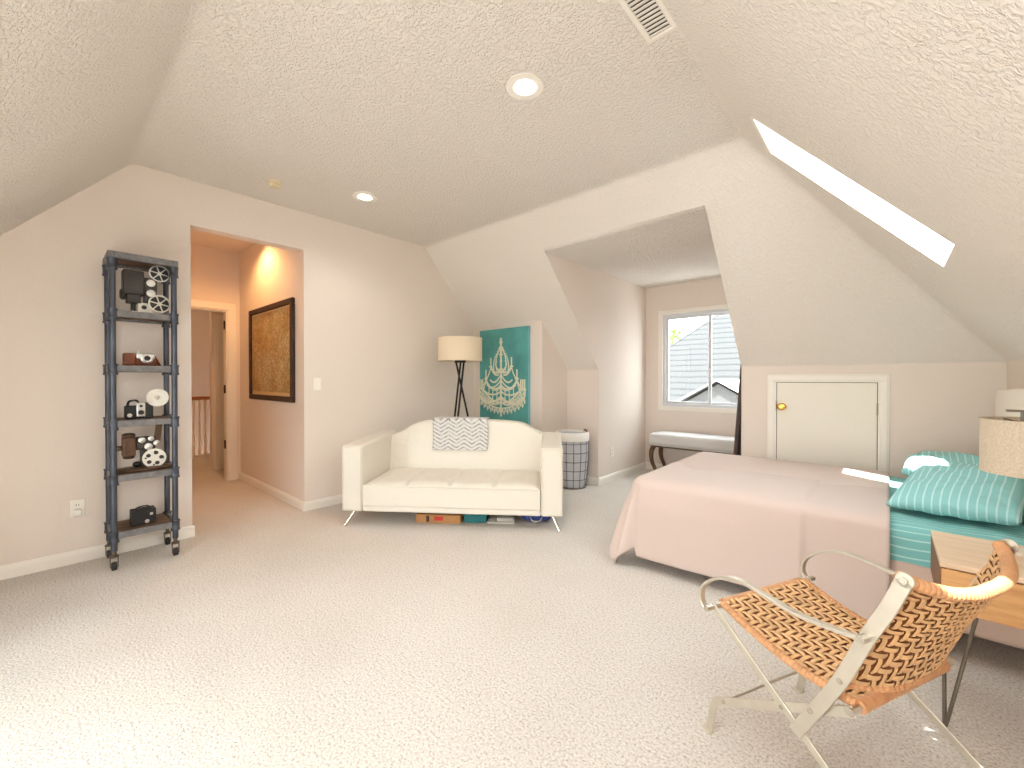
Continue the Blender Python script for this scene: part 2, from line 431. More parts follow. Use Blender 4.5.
for p in ([(DX0,0),(DX1,0),(DX1,WZ0),(DX0,WZ0)], [(DX0,WZ1),(DX1,WZ1),(DX1,DZ),(DX0,DZ)], [(DX0,WZ0),(WX0,WZ0),(WX0,WZ1),(DX0,WZ1)], [(WX1,WZ0),(DX1,WZ0),(DX1,WZ1),(WX1,WZ1)]):
    dw.prism([(x,DYW,z) for x, z in p], (0,.14,0))
struct(dw.build('wall_dormer', M['wall'], merge=False))
wall('wall_east', [(XE,YS,0), (XE,YN,0), (XE,YN,ZK), (XE,YS,ZK)], (T,0,0))
ws = MB()
ws.prism([(XW,YS,0), (SDX0-.1,YS,0), (SDX0-.1,YS,ZK), (XW,YS,ZK)], (0,-T,0))
ws.prism([(SDX1+.1,YS,0), (XE,YS,0), (XE,YS,ZK), (SDX1+.1,YS,ZK)], (0,-T,0))
for x, o in ((SDX0,-.1), (SDX1,.1)): ws.prism([(x,SDY0,SDZ), (x,YS,ZK), (x,YS,0), (x,SDY,0), (x,SDY,SDZ)], (o,0,0))
SW = (SDX0+.12, SDX1-.12, .10, 1.9)
for p in ([(SDX0,0),(SDX1,0),(SDX1,SW[2]),(SDX0,SW[2])], [(SDX0,SW[3]),(SDX1,SW[3]),(SDX1,SDZ),(SDX0,SDZ)], [(SDX0,SW[2]),(SW[0],SW[2]),(SW[0],SW[3]),(SDX0,SW[3])], [(SW[1],SW[2]),(SDX1,SW[2]),(SDX1,SW[3]),(SW[1],SW[3])]):
    ws.prism([(x,SDY,z) for x, z in p], (0,-.14,0))
struct(ws.build('wall_south', M['wall'], merge=False))

# hall --------------------------------------------------------------
hw = MB()
hw.prism([(XW-T,HY1,0), (HX,HY1,0), (HX,HY1,ZC), (XW-T,HY1,ZC)], (0,.1,0))
hw.prism([(XW-T,.66,0), (HX,.66,0), (HX,.66,ZC), (XW-T,.66,ZC)], (0,-.1,0))
struct(hw.build('wall_hall', M['wall'], merge=False))
DO0, DO1, DOZ = .74, 1.478, 2.035
wl = MB()
wl.prism([(HX,.2,0), (HX,DO0,0), (HX,DO0,DOZ), (HX,DO1,DOZ), (HX,DO1,0), (HX,2.4,0), (HX,2.4,ZC), (HX,.2,ZC)], (-.11,0,0))
wl.prism([(-9.3,-.2,-1.5), (-9.3,2.9,-1.5), (-9.3,2.9,ZC), (-9.3,-.2,ZC)], (-.1,0,0))
wl.prism([(HX-.1,.2,0), (-9.4,.2,-1.5), (-9.4,.2,ZC), (HX-.1,.2,ZC)], (0,-.1,0))
wl.prism([(HX-.1,2.4,0), (-9.4,2.4,-1.5), (-9.4,2.4,ZC), (HX-.1,2.4,ZC)], (0,.1,0))
wl.prism([(-9.4,.2,-1.5), (-9.4,2.4,-1.5), (-8.0,2.4,-1.5), (-8.0,.2,-1.5)], (0,0,-.1))
wl.prism([(-8.0,.2,0), (-8.0,2.4,0), (-8.0,2.4,-1.5), (-8.0,.2,-1.5)], (-.02,0,0))
struct(wl.build('wall_landing', M['wall'], merge=False))
# landing stub wall that carries the second door
st = MB(); st.prism([(-6.71,1.50,0), (-6.71,2.4,0), (-6.71,2.4,ZC), (-6.71,1.50,ZC)], (-.1,0,0))
struct(st.build('wall_stub', M['wall']))
ch = MB()
ch.box(HX-.1, XW-T+.001, .55, 1.72, ZC, ZC+.08); ch.box(-9.4, HX, .1, 2.5, ZC, ZC+.08)
struct(ch.build('ceiling_hall', M['wall'], merge=False))

# door casings -------------------------------------------------------
def casing_x(mb, x, y0, y1, z1, w=.092, t=.018, sides='both'):
    """flat stepped casing on a wall at x, facing +x"""
    for a, b, tt in ((0, w, t*.6), (.012, w-.02, t)):
        mb.box(x, x+tt, y0-b, y0-a, 0, z1+a)
        mb.box(x, x+tt, y1+a, y1+b, 0, z1+a)
        mb.box(x, x+tt, y0-b, y1+b, z1+a, z1+b)
d1 = MB(); casing_x(d1, HX, DO0, DO1, DOZ)
d1.box(HX-.11, HX, DO1-.012, DO1, 0, DOZ); d1.box(HX-.11, HX, DO0, DO0+.012, 0, DOZ); d1.box(HX-.11, HX, DO0+.012, DO1-.012, DOZ-.012, DOZ)
struct(d1.build('trim_1', M['trim'], merge=False, bevel=.003))
hg = MB()
for z in (1.87, 1.10, .435): hg.box(HX-.085, HX-.03, DO1-.018, DO1-.011, z-.05, z+.05); hg.cyl((HX-.03,DO1-.02,z-.05), (HX-.03,DO1-.02,z+.05), .007, 8)
struct(hg.build('trim_2', M['bronze'], merge=False))
d2 = MB(); d2.box(-6.71, -6.692, 1.532, 1.59, 0, 2.02); d2.box(-6.71, -6.692, 1.532, 2.3, 2.02, 2.08)
dd = struct(d2.build('door_2', M['trim'], merge=False, bevel=.003))
s2 = MB(); s2.box(-6.71, -6.70, 1.592, 2.3, .01, 2.02); s2.build('door_slab', M['door'], dd)

# balustrade on the landing ------------------------------------------
bl = thing('balustrade', 'white spindle balustrade with an oak handrail seen through the hall doorway', 'railing', (-7.96, 1.3, 0))
MB().box(-.035, .035, -1.0, .62, .90, .95).build('handrail', M['handrail'], bl, bevel=.012, seg=3)
MB().box(-.03, .03, -1.0, .62, 0, .05).build('base_rail', M['trim'], bl, bevel=.004)
nb = 21
for i in range(nb):
    y = -.95+i*.0745
    prof = [(.019,.05),(.019,.2),(.012,.22),(.017,.26),(.019,.34),(.013,.44),(.011,.6),(.012,.74),(.018,.76),(.018,.90)]
    MB().lathe(prof, 10).build('baluster', M['baluster'], bl, smooth=60, loc=(0, y, 0))

# baseboards ----------------------------------------------------------
def base_run(mb, p, q, nrm, h=.085, t=.014):
    p, q, nrm = V(p), V(q), V(nrm)
    d = (q-p)
    prof = [(0,0), (t,0), (t,h*.7), (t*.55,h*.9), (0,h)]
    mb.prism([p+nrm*a+V((0,0,z)) for a, z in prof], d)
b = MB(); base_run(b, (XW,YS,0), (XW,HY0+.014,0), (1,0,0)); base_run(b, (XW,HY1,0), (XW,CY,0), (1,0,0)); struct(b.build('baseboard_west', M['trim'], merge=False))
b = MB(); base_run(b, (XW-T,HY1,0), (HX,HY1,0), (0,-1,0)); base_run(b, (XW+.014,HY1,0), (XW-T,HY1,0), (0,-1,0)); struct(b.build('baseboard_hall', M['trim'], merge=False))
b = MB(); base_run(b, (XW,CY,0), (CX+.014,CY,0), (0,-1,0)); base_run(b, (CX,CY,0), (CX,YN,0), (1,0,0)); base_run(b, (CX,YN,0), (DX0+.014,YN,0), (0,-1,0)); base_run(b, (DX1-.014,YN,0), (XE,YN,0), (0,-1,0)); struct(b.build('baseboard_north', M['trim'], merge=False))
b = MB(); base_run(b, (DX0,YN,0), (DX0,DYW,0), (1,0,0)); base_run(b, (DX1,YN,0), (DX1,DYW,0), (-1,0,0)); base_run(b, (DX0,DYW,0), (DX1,DYW,0), (0,-1,0)); struct(b.build('baseboard_dormer', M['trim'], merge=False))
b = MB(); base_run(b, (XE,YS,0), (XE,YN,0), (-1,0,0)); struct(b.build('baseboard_east', M['trim'], merge=False))

# dormer window --------------------------------------------------------
def slider_window(name, x0, x1, z0, z1, y, inward, mull=None, depth=.12):
    """y is the wall face; inward = -1 if the room lies at smaller y"""
    s = -inward
    w = MB(); c = .052
    ya, yb = sorted((y, y-s*.016)); w.frame4(x0-c, x1+c, ya, yb, z0-c, z1+c, c+.003)
    o = struct(w.build(name, M['trim'], merge=False, bevel=.003))
    f = MB(); fw = .038
    ya, yb = sorted((y+s*.01, y+s*.09))
    f.frame4(x0, x1, ya, yb, z0, z1, fw)
    f.build('window_frame', M['vinyl'], o, bevel=.004, merge=False)
    xm = (x0+x1)/2 if mull is None else mull
    for k, (a, b_) in enumerate(((x0+fw, xm+.022), (xm-.022, x1-fw))):
        sy = y+s*(.03 if k == 0 else .06); ya, yb = sorted((sy, sy+s*.025)); sw = .03
        sh = MB()
        sh.frame4(a, b_, ya, yb, z0+fw, z1-fw, sw)
        so = sh.build('sash', M['vinyl'], o, bevel=.003, merge=False)
        g = MB(); yc = (ya+yb)/2; g.box(a+sw-.004, b_-sw+.004, yc-.002, yc+.002, z0+fw+sw-.004, z1-fw-sw+.004)
        g.build('pane', M['glass'], so)
    return o
slider_window('window_1', WX0, WX1, WZ0, WZ1, DYW, -1, mull=-1.655)
n = 3
for i in range(n):
    a = SW[0]+(SW[1]-SW[0])*i/n; b_ = SW[0]+(SW[1]-SW[0])*(i+1)/n
    slider_window('window_%d' % (i+2), a+.004, b_-.004, SW[2], SW[3], SDY, 1)  # unseen windows, added to fill the room with light

# skylights ---------------------------------------------------------------
nE = V((KE, 0, 1)).normalized()
for i, ((y0, y1), (xs0, xs1)) in enumerate(zip(sky_y, sky_x)):
    dp = .22
    sh = MB()
    P = [V(e(xs0,y0)), V(e(xs0,y1)), V(e(xs1,y1)), V(e(xs1,y0))]
    cen = sum(P, V())/4
    for a, b_ in zip(P, P[1:]+P[:1]):
        outw = (a+b_)/2-cen; outw.normalize()
        sh.prism([a, b_, b_+nE*dp, a+nE*dp], outw*.03)
    o = struct(sh.build('trim_%d' % (i+3), M['trim'], merge=False))
    fr = MB(); t = (P[3]-P[0]).normalized(); u = V((0,1,0))
    for a, b_ in zip(P, P[1:]+P[:1]):
        d_ = (cen-(a+b_)/2).normalized()*.035
        fr.prism([a+nE*(dp-.03), b_+nE*(dp-.03), b_+d_+nE*(dp-.03), a+d_+nE*(dp-.03)], nE*.04)
    sk = struct(fr.build('window_%d' % (i+5), M['vinyl'], merge=False))
    g = MB(); g.prism([p+(cen-p)*.02+nE*(dp+.005) for p in P], nE*.006); g.build('pane', M['glass'], sk)

# access door in the knee wall ------------------------------------------------
AX0, AX1, AZ1 = -.785, .014, 1.262
ad = MB(); w = .068
for a, b_, tt in ((0, w, .012), (.012, w-.016, .02)):
    ad.box(AX0+a, AX0+b_, YN-tt, YN, .0, AZ1-b_); ad.box(AX1-b_, AX1-a, YN-tt, YN, .0, AZ1-b_); ad.box(AX0+a, AX1-a, YN-tt, YN, AZ1-b_, AZ1-a)
do = struct(ad.build('door_1', M['trim'], merge=False, bevel=.003))
MB().box(AX0+w+.004, AX1-w-.004, YN-.010, YN-.002, .02, AZ1-w-.004).build('door_panel', M['door'], do, bevel=.002)
gp = MB()
gp.box(AX0+w, AX0+w+.004, YN-.004, YN-.001, 0, AZ1-w); gp.box(AX1-w-.004, AX1-w, YN-.004, YN-.001, 0, AZ1-w); gp.box(AX0+w, AX1-w, YN-.004, YN-.001, AZ1-w-.004, AZ1-w)
gp.build('door_gap', M['slot'], do, merge=False)
kn = MB(); R90 = Matrix.Rotation(PI/2, 4, 'X')
kn.lathe([(.03,0), (.03,.004), (.012,.008), (.011,.03), (.026,.036), (.031,.05), (.026,.062), (0,.067)], 20, Matrix.Translation((-.672, YN-.01, .985)) @ R90)
kn.build('door_knob', M['brass'], do, smooth=50)
for x, z in ((AX1-w-.002, .99), (AX0+w+.002, .99)):
    h_ = MB(); h_.cyl((x, YN-.02, z-.045), (x, YN-.02, z+.045), .006, 8); h_.build('hinge', M['bolt'], do, smooth=40)

# ------------------------------------------------------------------ ceiling fixtures
def recessed(loc, label):
    t = thing('recessed_light', label, 'ceiling light', loc, 0, 'recessed ceiling lights')
    R = MB(); R.lathe([(.062,-.004), (.098,-.004), (.1,-.001), (.098,.006), (.066,.004), (.055,.03), (.062,-.004)], 32, cap=False)
    R.build('trim_ring', M['trim'], t, smooth=40)
    L = MB(); L.ell((0,0,.0), .052, .052, .014, 20, 8); L.build('bulb_lens', M['lampglow'], t, smooth=180)
    return t
recessed((-1.424, 1.694, ZC-.004), 'recessed downlight near the middle of the ceiling beside the vent')
recessed((-3.283, 1.816, ZC-.004), 'small recessed downlight far along the ceiling near the hall opening')
sd = thing('smoke_detector', 'small yellowed round smoke detector on the ceiling', 'smoke detector', (-3.565, 1.216, ZC))
MB().lathe([(.048,0), (.048,-.012), (.042,-.018)], 24).build('mounting_base', M['detector'], sd, smooth=40)
MB().lathe([(.036,-.018), (.04,-.03), (.03,-.042), (0,-.045)], 24).build('cover', M['detector'], sd, smooth=40)
# supply vent
vt = thing('ceiling_vent', 'white louvred air vent set in the ceiling', 'vent', (-.752, 1.668, ZC))
f = MB(); VX, VY = .068, .185
f.frame4(-VX, VX, -VY, VY, -.012, 0, .022, 'XY')
f.build('vent_frame', M['trim'], vt, bevel=.004, merge=False)
MB().box(-VX+.02, VX-.02, -VY+.02, VY-.02, -.0025, -.0005).build('duct_backing', M['slot'], vt)
f = MB()
for k in range(14):
    y = -VY+.035+k*(2*VY-.07)/13
    f.box(-VX+.022, VX-.022, -.009, .009, -.0012, .0012, Matrix.Translation((0,y,-.008)) @ Matrix.Rotation(math.radians(16), 4, 'X'))
f.build('louvres', M['trim'], vt, merge=False)

# switches and outlets
def plate(name, loc, rz, label, cat, kind):
    t = thing(name, label, cat, loc, rz, 'light switches' if kind == 'switch' else 'wall outlets')      # local: plate lies in XZ, faces -Y
    MB().box(-.036, .036, -.006, 0, -.058, .058).build('cover_plate', M['plate'], t, bevel=.003)
    if kind == 'switch':
        MB().box(-.016, .016, -.010, -.005, -.032, .032).build('rocker', M['plate'], t, bevel=.002)
    else:
        for z in (-.02, .02):
            s = MB(); s.lathe([(.017,0), (.017,.003)], 20, Matrix.Translation((0,-.006,z)) @ R90); so = s.build('socket', M['plate'], t)
            q = MB()
            for dx in (-.006, .006): q.box(dx-.0015, dx+.0015, -.0098, -.0088, z-.002, z+.008)
            q.build('slots', M['slot'], so, merge=False)
    return t
plate('light_switch', (XW, 1.726, 1.174), PI/2, 'white rocker light switch on the wall right of the hall opening', 'light switch', 'switch')
o1 = plate('wall_outlet', (XW, .149, .362), PI/2, 'white wall outlet with a plug adapter left of the pipe shelving', 'outlet', 'outlet')
MB().box(-.018, .018, -.04, -.009, -.045, -.005).build('plug_adapter', M['plate'], o1, bevel=.004)
plate('wall_outlet', (DX0, 4.572, .341), PI/2, 'white outlet low on the dormer side wall', 'outlet', 'outlet')
plate('light_switch', (-5.533, HY1, 1.198), 0, 'white light switch inside the hall left of the framed map', 'light switch', 'switch')

# ------------------------------------------------------------------ framed map in the hall
mp_ = thing('framed_map', 'large antique map in a dark walnut frame on the hall wall', 'picture', (-4.835, HY1, 1.497))
hx, hz, fw = .625, .502, .055
f = MB()
f.frame4(-hx, hx, -.035, -.001, -hz, hz, fw)
f.build('frame', M['frame'], mp_, bevel=.008, seg=2, merge=False)
def map_mat():
    m, nt, b = new_mat('old_map_print')
    tc = nt.nodes.new('ShaderNodeTexCoord')
    vo = nt.nodes.new('ShaderNodeTexVoronoi'); vo.feature = 'DISTANCE_TO_EDGE'; vo.inputs['Scale'].default_value = 30
    n = nt.nodes.new('ShaderNodeTexNoise'); n.inputs['Scale'].default_value = 34; n.inputs['Detail'].default_value = 6; n.inputs['Roughness'].default_value = .8
    wv = nt.nodes.new('ShaderNodeTexNoise'); wv.inputs['Scale'].default_value = 3; wv.inputs['Detail'].default_value = 3
    for q in (vo, n, wv): nt.links.new(tc.outputs['Object'], q.inputs['Vector'])
    r = nt.nodes.new('ShaderNodeValToRGB'); e_ = r.color_ramp.elements
    e_[0].position = .36; e_[0].color = srgb(132, 112, 72); e_[1].position = .58; e_[1].color = srgb(205, 186, 140)
    nt.links.new(n.outputs['Fac'], r.inputs['Fac'])
    r2 = nt.nodes.new('ShaderNodeValToRGB'); r2.color_ramp.elements[0].position = .01; r2.color_ramp.elements[0].color = srgb(176, 146, 100)
    r2.color_ramp.elements[1].position = .05; r2.color_ramp.elements[1].color = (1,1,1,1)
    nt.links.new(vo.outputs['Distance'], r2.inputs['Fac'])
    r3 = nt.nodes.new('ShaderNodeValToRGB'); r3.color_ramp.elements[0].position = .4; r3.color_ramp.elements[0].color = srgb(236, 214, 178); r3.color_ramp.elements[1].position = .6
    nt.links.new(wv.outputs['Fac'], r3.inputs['Fac'])
    m1 = nt.nodes.new('ShaderNodeMix'); m1.data_type = 'RGBA'; m1.blend_type = 'MULTIPLY'; m1.inputs['Factor'].default_value = 1
    m2 = nt.nodes.new('ShaderNodeMix'); m2.data_type = 'RGBA'; m2.blend_type = 'MULTIPLY'; m2.inputs['Factor'].default_value = 1
    nt.links.new(r.outputs['Color'], m1.inputs['A']); nt.links.new(r2.outputs['Color'], m1.inputs['B'])
    nt.links.new(m1.outputs['Result'], m2.inputs['A']); nt.links.new(r3.outputs['Color'], m2.inputs['B'])
    nt.links.new(m2.outputs['Result'], b.inputs['Base Color']); b.inputs['Roughness'].default_value = .5
    return m
M['map'] = map_mat(); M['mapborder'] = mat('map_paper', (204, 176, 128), .7)
MB().box(-hx+fw-.005, hx-fw+.005, -.012, -.004, -hz+fw-.005, hz-fw+.005).build('paper_border', M['mapborder'], mp_)
MB().box(-hx+fw+.02, hx-fw-.02, -.0135, -.011, -hz+fw+.035, hz-fw-.02).build('map_sheet', M['map'], mp_)

# ------------------------------------------------------------------ pipe shelving
SHX, SHY = -3.815, .452       # centre
su = thing('pipe_shelving', 'tall grey pipe shelving unit on casters against the left wall', 'shelves', (SHX, SHY, 0))
px_, py_ = .14, .155           # post offsets (x depth, y width)
levels = [.215, .580, .932, 1.288, 1.640, 2.012]      # shelf undersides' mid height
for sx in (-1, 1):
    for sy in (-1, 1):
        p = MB(); x, y = sx*px_, sy*py_
        p.cyl((x,y,.12), (x,y,1.995), .017, 14)
        po = p.build('post', M['pipe'], su, smooth=40)
        for z in levels:
            c_ = MB(); c_.lathe([(.018,-.04), (.026,-.04), (.027,-.03), (.024,-.026), (.024,.018), (.027,.022), (.027,.03), (.018,.03)], 14, Matrix.Translation((x,y,z-(.052 if z == levels[-1] else 0))))
            c_.build('pipe_fitting', M['pipe'], po, smooth=40)
        cs = MB()
        cs.cyl((x,y,.085), (x,y,.125), .012, 10); cs.lathe([(.024,.082), (.024,.09), (.014,.098)], 12, Matrix.Translation((x,y,0)))
        for dy in (-.018, .018): cs.prism([(x-.018,y+dy-.002,.082), (x+.018,y+dy-.002,.082), (x+.014,y+dy-.002,.02), (x-.004,y+dy-.002,.02)], (0,.004,0))
        co_ = cs.build('caster', M['iron'], su, smooth=40, merge=False)
        wh = MB(); wh.lathe([(.008,-.013), (.024,-.013), (.0265,-.008), (.0265,.008), (.024,.013), (.008,.013)], 20, Matrix.Translation((x+.004,y,.0265)) @ R90)
        wh.build('caster_wheel', M['rubber'], co_, smooth=40)
for i, z in enumerate(levels):
    s = MB(); s.box(-px_+.005, px_-.005, -py_+.02, py_-.02, z-.004, z+.022)
    sh = s.build('shelf_board', M['shelfwood'], su, bevel=.002)
    e_ = MB()
    ex_ = .022 if i == len(levels)-1 else .011; e_.frame4(-px_-ex_, px_+ex_, -py_-ex_, py_+ex_, z-.02, z+.022, .011+ex_, 'XY')
    e_.build('shelf_frame', M['shelfedge'], sh, bevel=.003, merge=False)
def shelf_z(i): return levels[i]+.022

def reel(parent, c, r, m, name='film_reel', holes=None, t=.012, spokes=6):
    """film reel in the YZ plane, facing +x"""
    Mx = Matrix.Translation(c) @ Matrix.Rotation(PI/2, 4, 'Y')
    k = MB()
    if holes is None:
        k.lathe([(r*.86,-t/2), (r,-t/2), (r,t/2), (r*.86,t/2), (r*.86,-t/2)], 36, Mx, cap=False)
        k.lathe([(0,-t/2), (r*.2,-t/2), (r*.2,t/2), (0,t/2)], 20, Mx)
        for j in range(spokes):
            a = 2*PI*j/spokes+.3
            k.box(r*.16, r*.88, -r*.055, r*.055, -t*.4, t*.4, Mx @ Matrix.Rotation(a, 4, 'Z'))
        ro = k.build(name, m, parent, smooth=40, merge=False)
        f_ = MB(); f_.lathe([(r*.22,-t*.3), (r*.84,-t*.3), (r*.84,-t*.1), (r*.22,-t*.1), (r*.22,-t*.3)], 30, Mx, cap=False); f_.build('film', M['black'], ro, smooth=40)
    else:
        k.lathe([(0,-t/2), (r,-t/2), (r,t/2), (0,t/2)], 40, Mx)
        ro = k.build(name, m, parent, smooth=40)
        for j in range(holes):
            a = 2*PI*j/holes+.4
            h = MB(); h.lathe([(0,t/2-.002), (r*.2,t/2-.002), (r*.2,t/2+.001), (0,t/2+.001)], 18, Mx @ Matrix.Translation((r*.58*math.cos(a), r*.58*math.sin(a), 0)))
            h.build('reel_hole', M['slot'], ro)
        for j in range(4):
            a = 2*PI*j/4+1.0
            h = MB(); h.lathe([(0,t/2-.002), (r*.09,t/2-.002), (r*.09,t/2+.001), (0,t/2+.001)], 12, Mx @ Matrix.Translation((r*.72*math.cos(a+.5), r*.72*math.sin(a+.5), 0)))
            h.build('reel_hole', M['slot'], ro)
    return ro

# film projector, second shelf from the top: local frame: +x to the room, y along the shelf
z = shelf_z(4)
pj = thing('film_projector', 'charcoal film projector with two spoked reels on the upper shelf', 'film projector', (-3.80, .45, z))
RY = Matrix.Rotation(PI/2, 4, 'Y'); TR = Matrix.Translation
k = MB(); k.box(-.05,.05,-.055,.06,0,.014); k.box(-.03,.034,-.02,.055,.014,.075); pb = k.build('base', M['paleplate'], pj, bevel=.004, merge=False)
MB().lathe([(0,0), (.014,0), (.014,.005), (0,.005)], 14, TR((.034,.012,.045)) @ RY).build('speed_dial', M['black'], pb)
k = MB(); k.box(-.045,.045,-.075,-.005,.07,.125); k.cyl((0,-.04,.0), (0,-.04,.075), .014, 10); k.build('pedestal', M['darkgrey'], pj, bevel=.005, merge=False)
k = MB(); k.box(-.05,.055,-.095,.012,.122,.285); lh = k.build('lamp_house', M['darkgrey'], pj, bevel=.009, seg=3)
k = MB()
for q in range(6): k.box(.055,.0565,-.082,-.035,.15+q*.02,.157+q*.02)
k.build('cooling_slots', M['slot'], lh, merge=False)
k = MB(); k.box(-.02,.03,.012,.082,.08,.25); k.build('film_gate', M['darkgrey'], pj, bevel=.007)
for zz in (.215, .145):
    k = MB(); k.lathe([(0,0), (.024,0), (.024,.012), (.01,.014), (.01,.022), (0,.022)], 16, TR((.03,.048,zz)) @ RY); k.build('sprocket', M['silver'], pj, smooth=40)
k = MB(); k.lathe([(.0,0), (.036,0), (.038,.014), (.028,.024), (0,.024)], 18, TR((.0,-.082,.125)) @ R90); k.build('motor_cap', M['darkgrey'], pj, smooth=40)
k = MB(); k.tube(bez([(.0,.06,.23), (.01,.085,.26), (.015,.10,.285)], 5), .007, 8); k.build('reel_arm', M['darkgrey'], pj, smooth=60)
reel(pj, (.035,.094,.288), .057, M['silver'], spokes=6)
reel(pj, (.042,.092,.078), .060, M['nickel'], spokes=6)
k = MB(); k.tube(bez([(-.02,-.05,.012), (.03,-.09,.006), (.05,-.115,.006), (.02,-.125,.008)], 6), .0035, 6); k.build('power_cord', M['black'], pj, smooth=60)

# folding camera in its leather case
z = shelf_z(3)
cm = thing('vintage_camera', 'small chrome vintage camera in an open brown leather case', 'camera', (-3.80, .465, z)); cm.location.y = .435
cm.scale = (1.55,)*3
k = MB(); k.box(-.03,.03,-.05,-.012,0,.055); k.build('leather_case', M['brownleather'], cm, bevel=.006, seg=3)
k = MB(); k.box(-.025,.02,-.015,.062,0,.04); k.build('case_body', M['brownleather'], cm, bevel=.008, seg=3)
k = MB(); k.box(-.018,.022,-.01,.055,.03,.056); cb_ = k.build('camera_body', M['silver'], cm, bevel=.005, seg=2)
k = MB(); k.lathe([(0,0), (.022,0), (.022,.012), (.016,.014), (.016,.02), (0,.018)], 20, Matrix.Translation((.02,.025,.033)) @ Matrix.Rotation(PI/2,4,'Y')); k.build('lens', M['silver'], cm, smooth=40)
MB().lathe([(0,0), (.011,0), (0,.002)], 16, Matrix.Translation((.0402,.025,.033)) @ Matrix.Rotation(PI/2,4,'Y')).build('lens_glass', M['black'], cm)
k = MB(); k.lathe([(0,0), (.008,0), (.008,.006), (0,.006)], 12, Matrix.Translation((.0,.0,.056))); k.build('winding_knob', M['silver'], cm); k = MB(); k.lathe([(0,0), (.006,0), (.006,.005), (0,.005)], 12, Matrix.Translation((.0,.04,.056))); k.build('winding_knob', M['silver'], cm, merge=False)
MB().prism([(.005,.058,0),(.03,.075,0),(.03,.055,.042),(.005,.055,.045)], (-.012,-.004,0)).build('case_flap', M['brownleather'], cm)

# box camera with flash reflector
z = shelf_z(2)
bc = thing('flash_camera', 'black box camera with a large round pale flash reflector', 'camera', (-3.79, .44, z))
bc.scale = (1.42,)*3
MB().box(-.03,.03,-.055,.012,0,.062).build('camera_body', M['blackleather'], bc, bevel=.006, seg=3)
k = MB(); k.box(.005,.034,-.016,.016,.01,.075); fp = k.build('front_plate', M['silver'], bc, bevel=.003)
MB().lathe([(0,0), (.011,0), (.011,.006), (0,.004)], 16, Matrix.Translation((.034,0,.03)) @ Matrix.Rotation(PI/2,4,'Y')).build('lens', M['black'], fp, smooth=40)
MB().lathe([(0,0), (.006,0), (.006,.004), (0,.003)], 12, Matrix.Translation((.034,0,.06)) @ Matrix.Rotation(PI/2,4,'Y')).build('viewfinder', M['black'], fp, smooth=40)
k = MB(); k.tube(bez([(0,-.045,.06), (0,-.038,.082), (0,-.012,.085), (0,-.004,.062)], 6), .005, 8); k.build('carry_strap', M['black'], bc, smooth=60)
MB().lathe([(0,0), (.009,0), (.009,.004), (0,.004)], 14, Matrix.Translation((.03,-.04,.018)) @ Matrix.Rotation(PI/2,4,'Y')).build('winding_knob', M['silver'], bc)
MB().box(-.02,.03,.014,.045,0,.075).build('flash_holder', M['black'], bc, bevel=.006)
k = MB(); k.lathe([(0,0), (.016,.003), (.032,.008), (.041,.018), (.043,.018), (.034,.005), (.016,-.002), (0,-.003)], 32, Matrix.Translation((.02,.06,.098)) @ Matrix.Rotation(PI/2,4,'Y'))
rf = k.build('flash_reflector', M['paleplate'], bc, smooth=60)
k = MB(); k.ell((.026,.06,.098), .008,.01,.01, 12, 8); k.build('flash_bulb', M['silver'], rf, smooth=180)
MB().cyl((.01,.04,.06), (.012,.055,.1), .008, 8).build('flash_arm', M['black'], bc, smooth=60)

# small cine projector on a round base
z = shelf_z(1)
cp_ = thing('cine_projector', 'brown cine projector with a pale disc reel on the lower shelf', 'film projector', (-3.81, .44, z))
cp_.scale = (1.36,)*3
MB().ell((0,.02,.006), .075, .12, .012, 28, 8).build('base', M['brownmetal'], cp_, smooth=180)
k = MB(); k.prism([(-.012,.0,.01), (-.012,.05,.01), (-.012,.036,.07), (-.012,.012,.16), (-.012,.0,.16)], (.026,0,0)); k.build('column', M['darkgrey'], cp_, bevel=.004)
k = MB(); k.box(-.03,.032,-.066,-.018,.075,.165); k.lathe([(.026,.165), (.026,.18), (.02,.186), (0,.186)], 16, Matrix.Translation((0,-.042,0))); k.lathe([(.02,.06), (.024,.076)], 16, Matrix.Translation((0,-.042,0))); k.build('lamp_house', M['brownmetal'], cp_, bevel=.005, merge=False)
k = MB(); k.cyl((0,-.084,.115), (0,-.066,.115), .012, 12); k.build('knob', M['brownmetal'], cp_, smooth=40)
k = MB(); k.box(-.014,.02,-.018,.06,.1,.165); k.build('mechanism', M['darkgrey'], cp_, bevel=.005)
for yy, zz, rr in ((.005,.15,.014), (.04,.155,.012), (.03,.115,.016), (.062,.13,.013)):
    k = MB(); k.lathe([(0,0), (rr,0), (rr,.012), (rr*.5,.014), (0,.018)], 16, Matrix.Translation((.02,yy,zz)) @ Matrix.Rotation(PI/2,4,'Y')); k.build('roller', M['silver'], cp_, smooth=40)
k = MB(); k.prism([(0,.05,.12), (0,.078,.12), (0,.088,.225), (0,.08,.235), (0,.062,.228)], (.012,0,0)); k.build('upper_arm', M['brownmetal'], cp_, bevel=.003)
reel(cp_, (.03,.052,.055), .047, M['paleplate'], name='disc_reel', holes=5, t=.008)
k = MB(); k.ell((.01,-.012,.03), .014,.018,.014, 14, 8); k.build('focus_knob', M['black'], cp_, smooth=180)

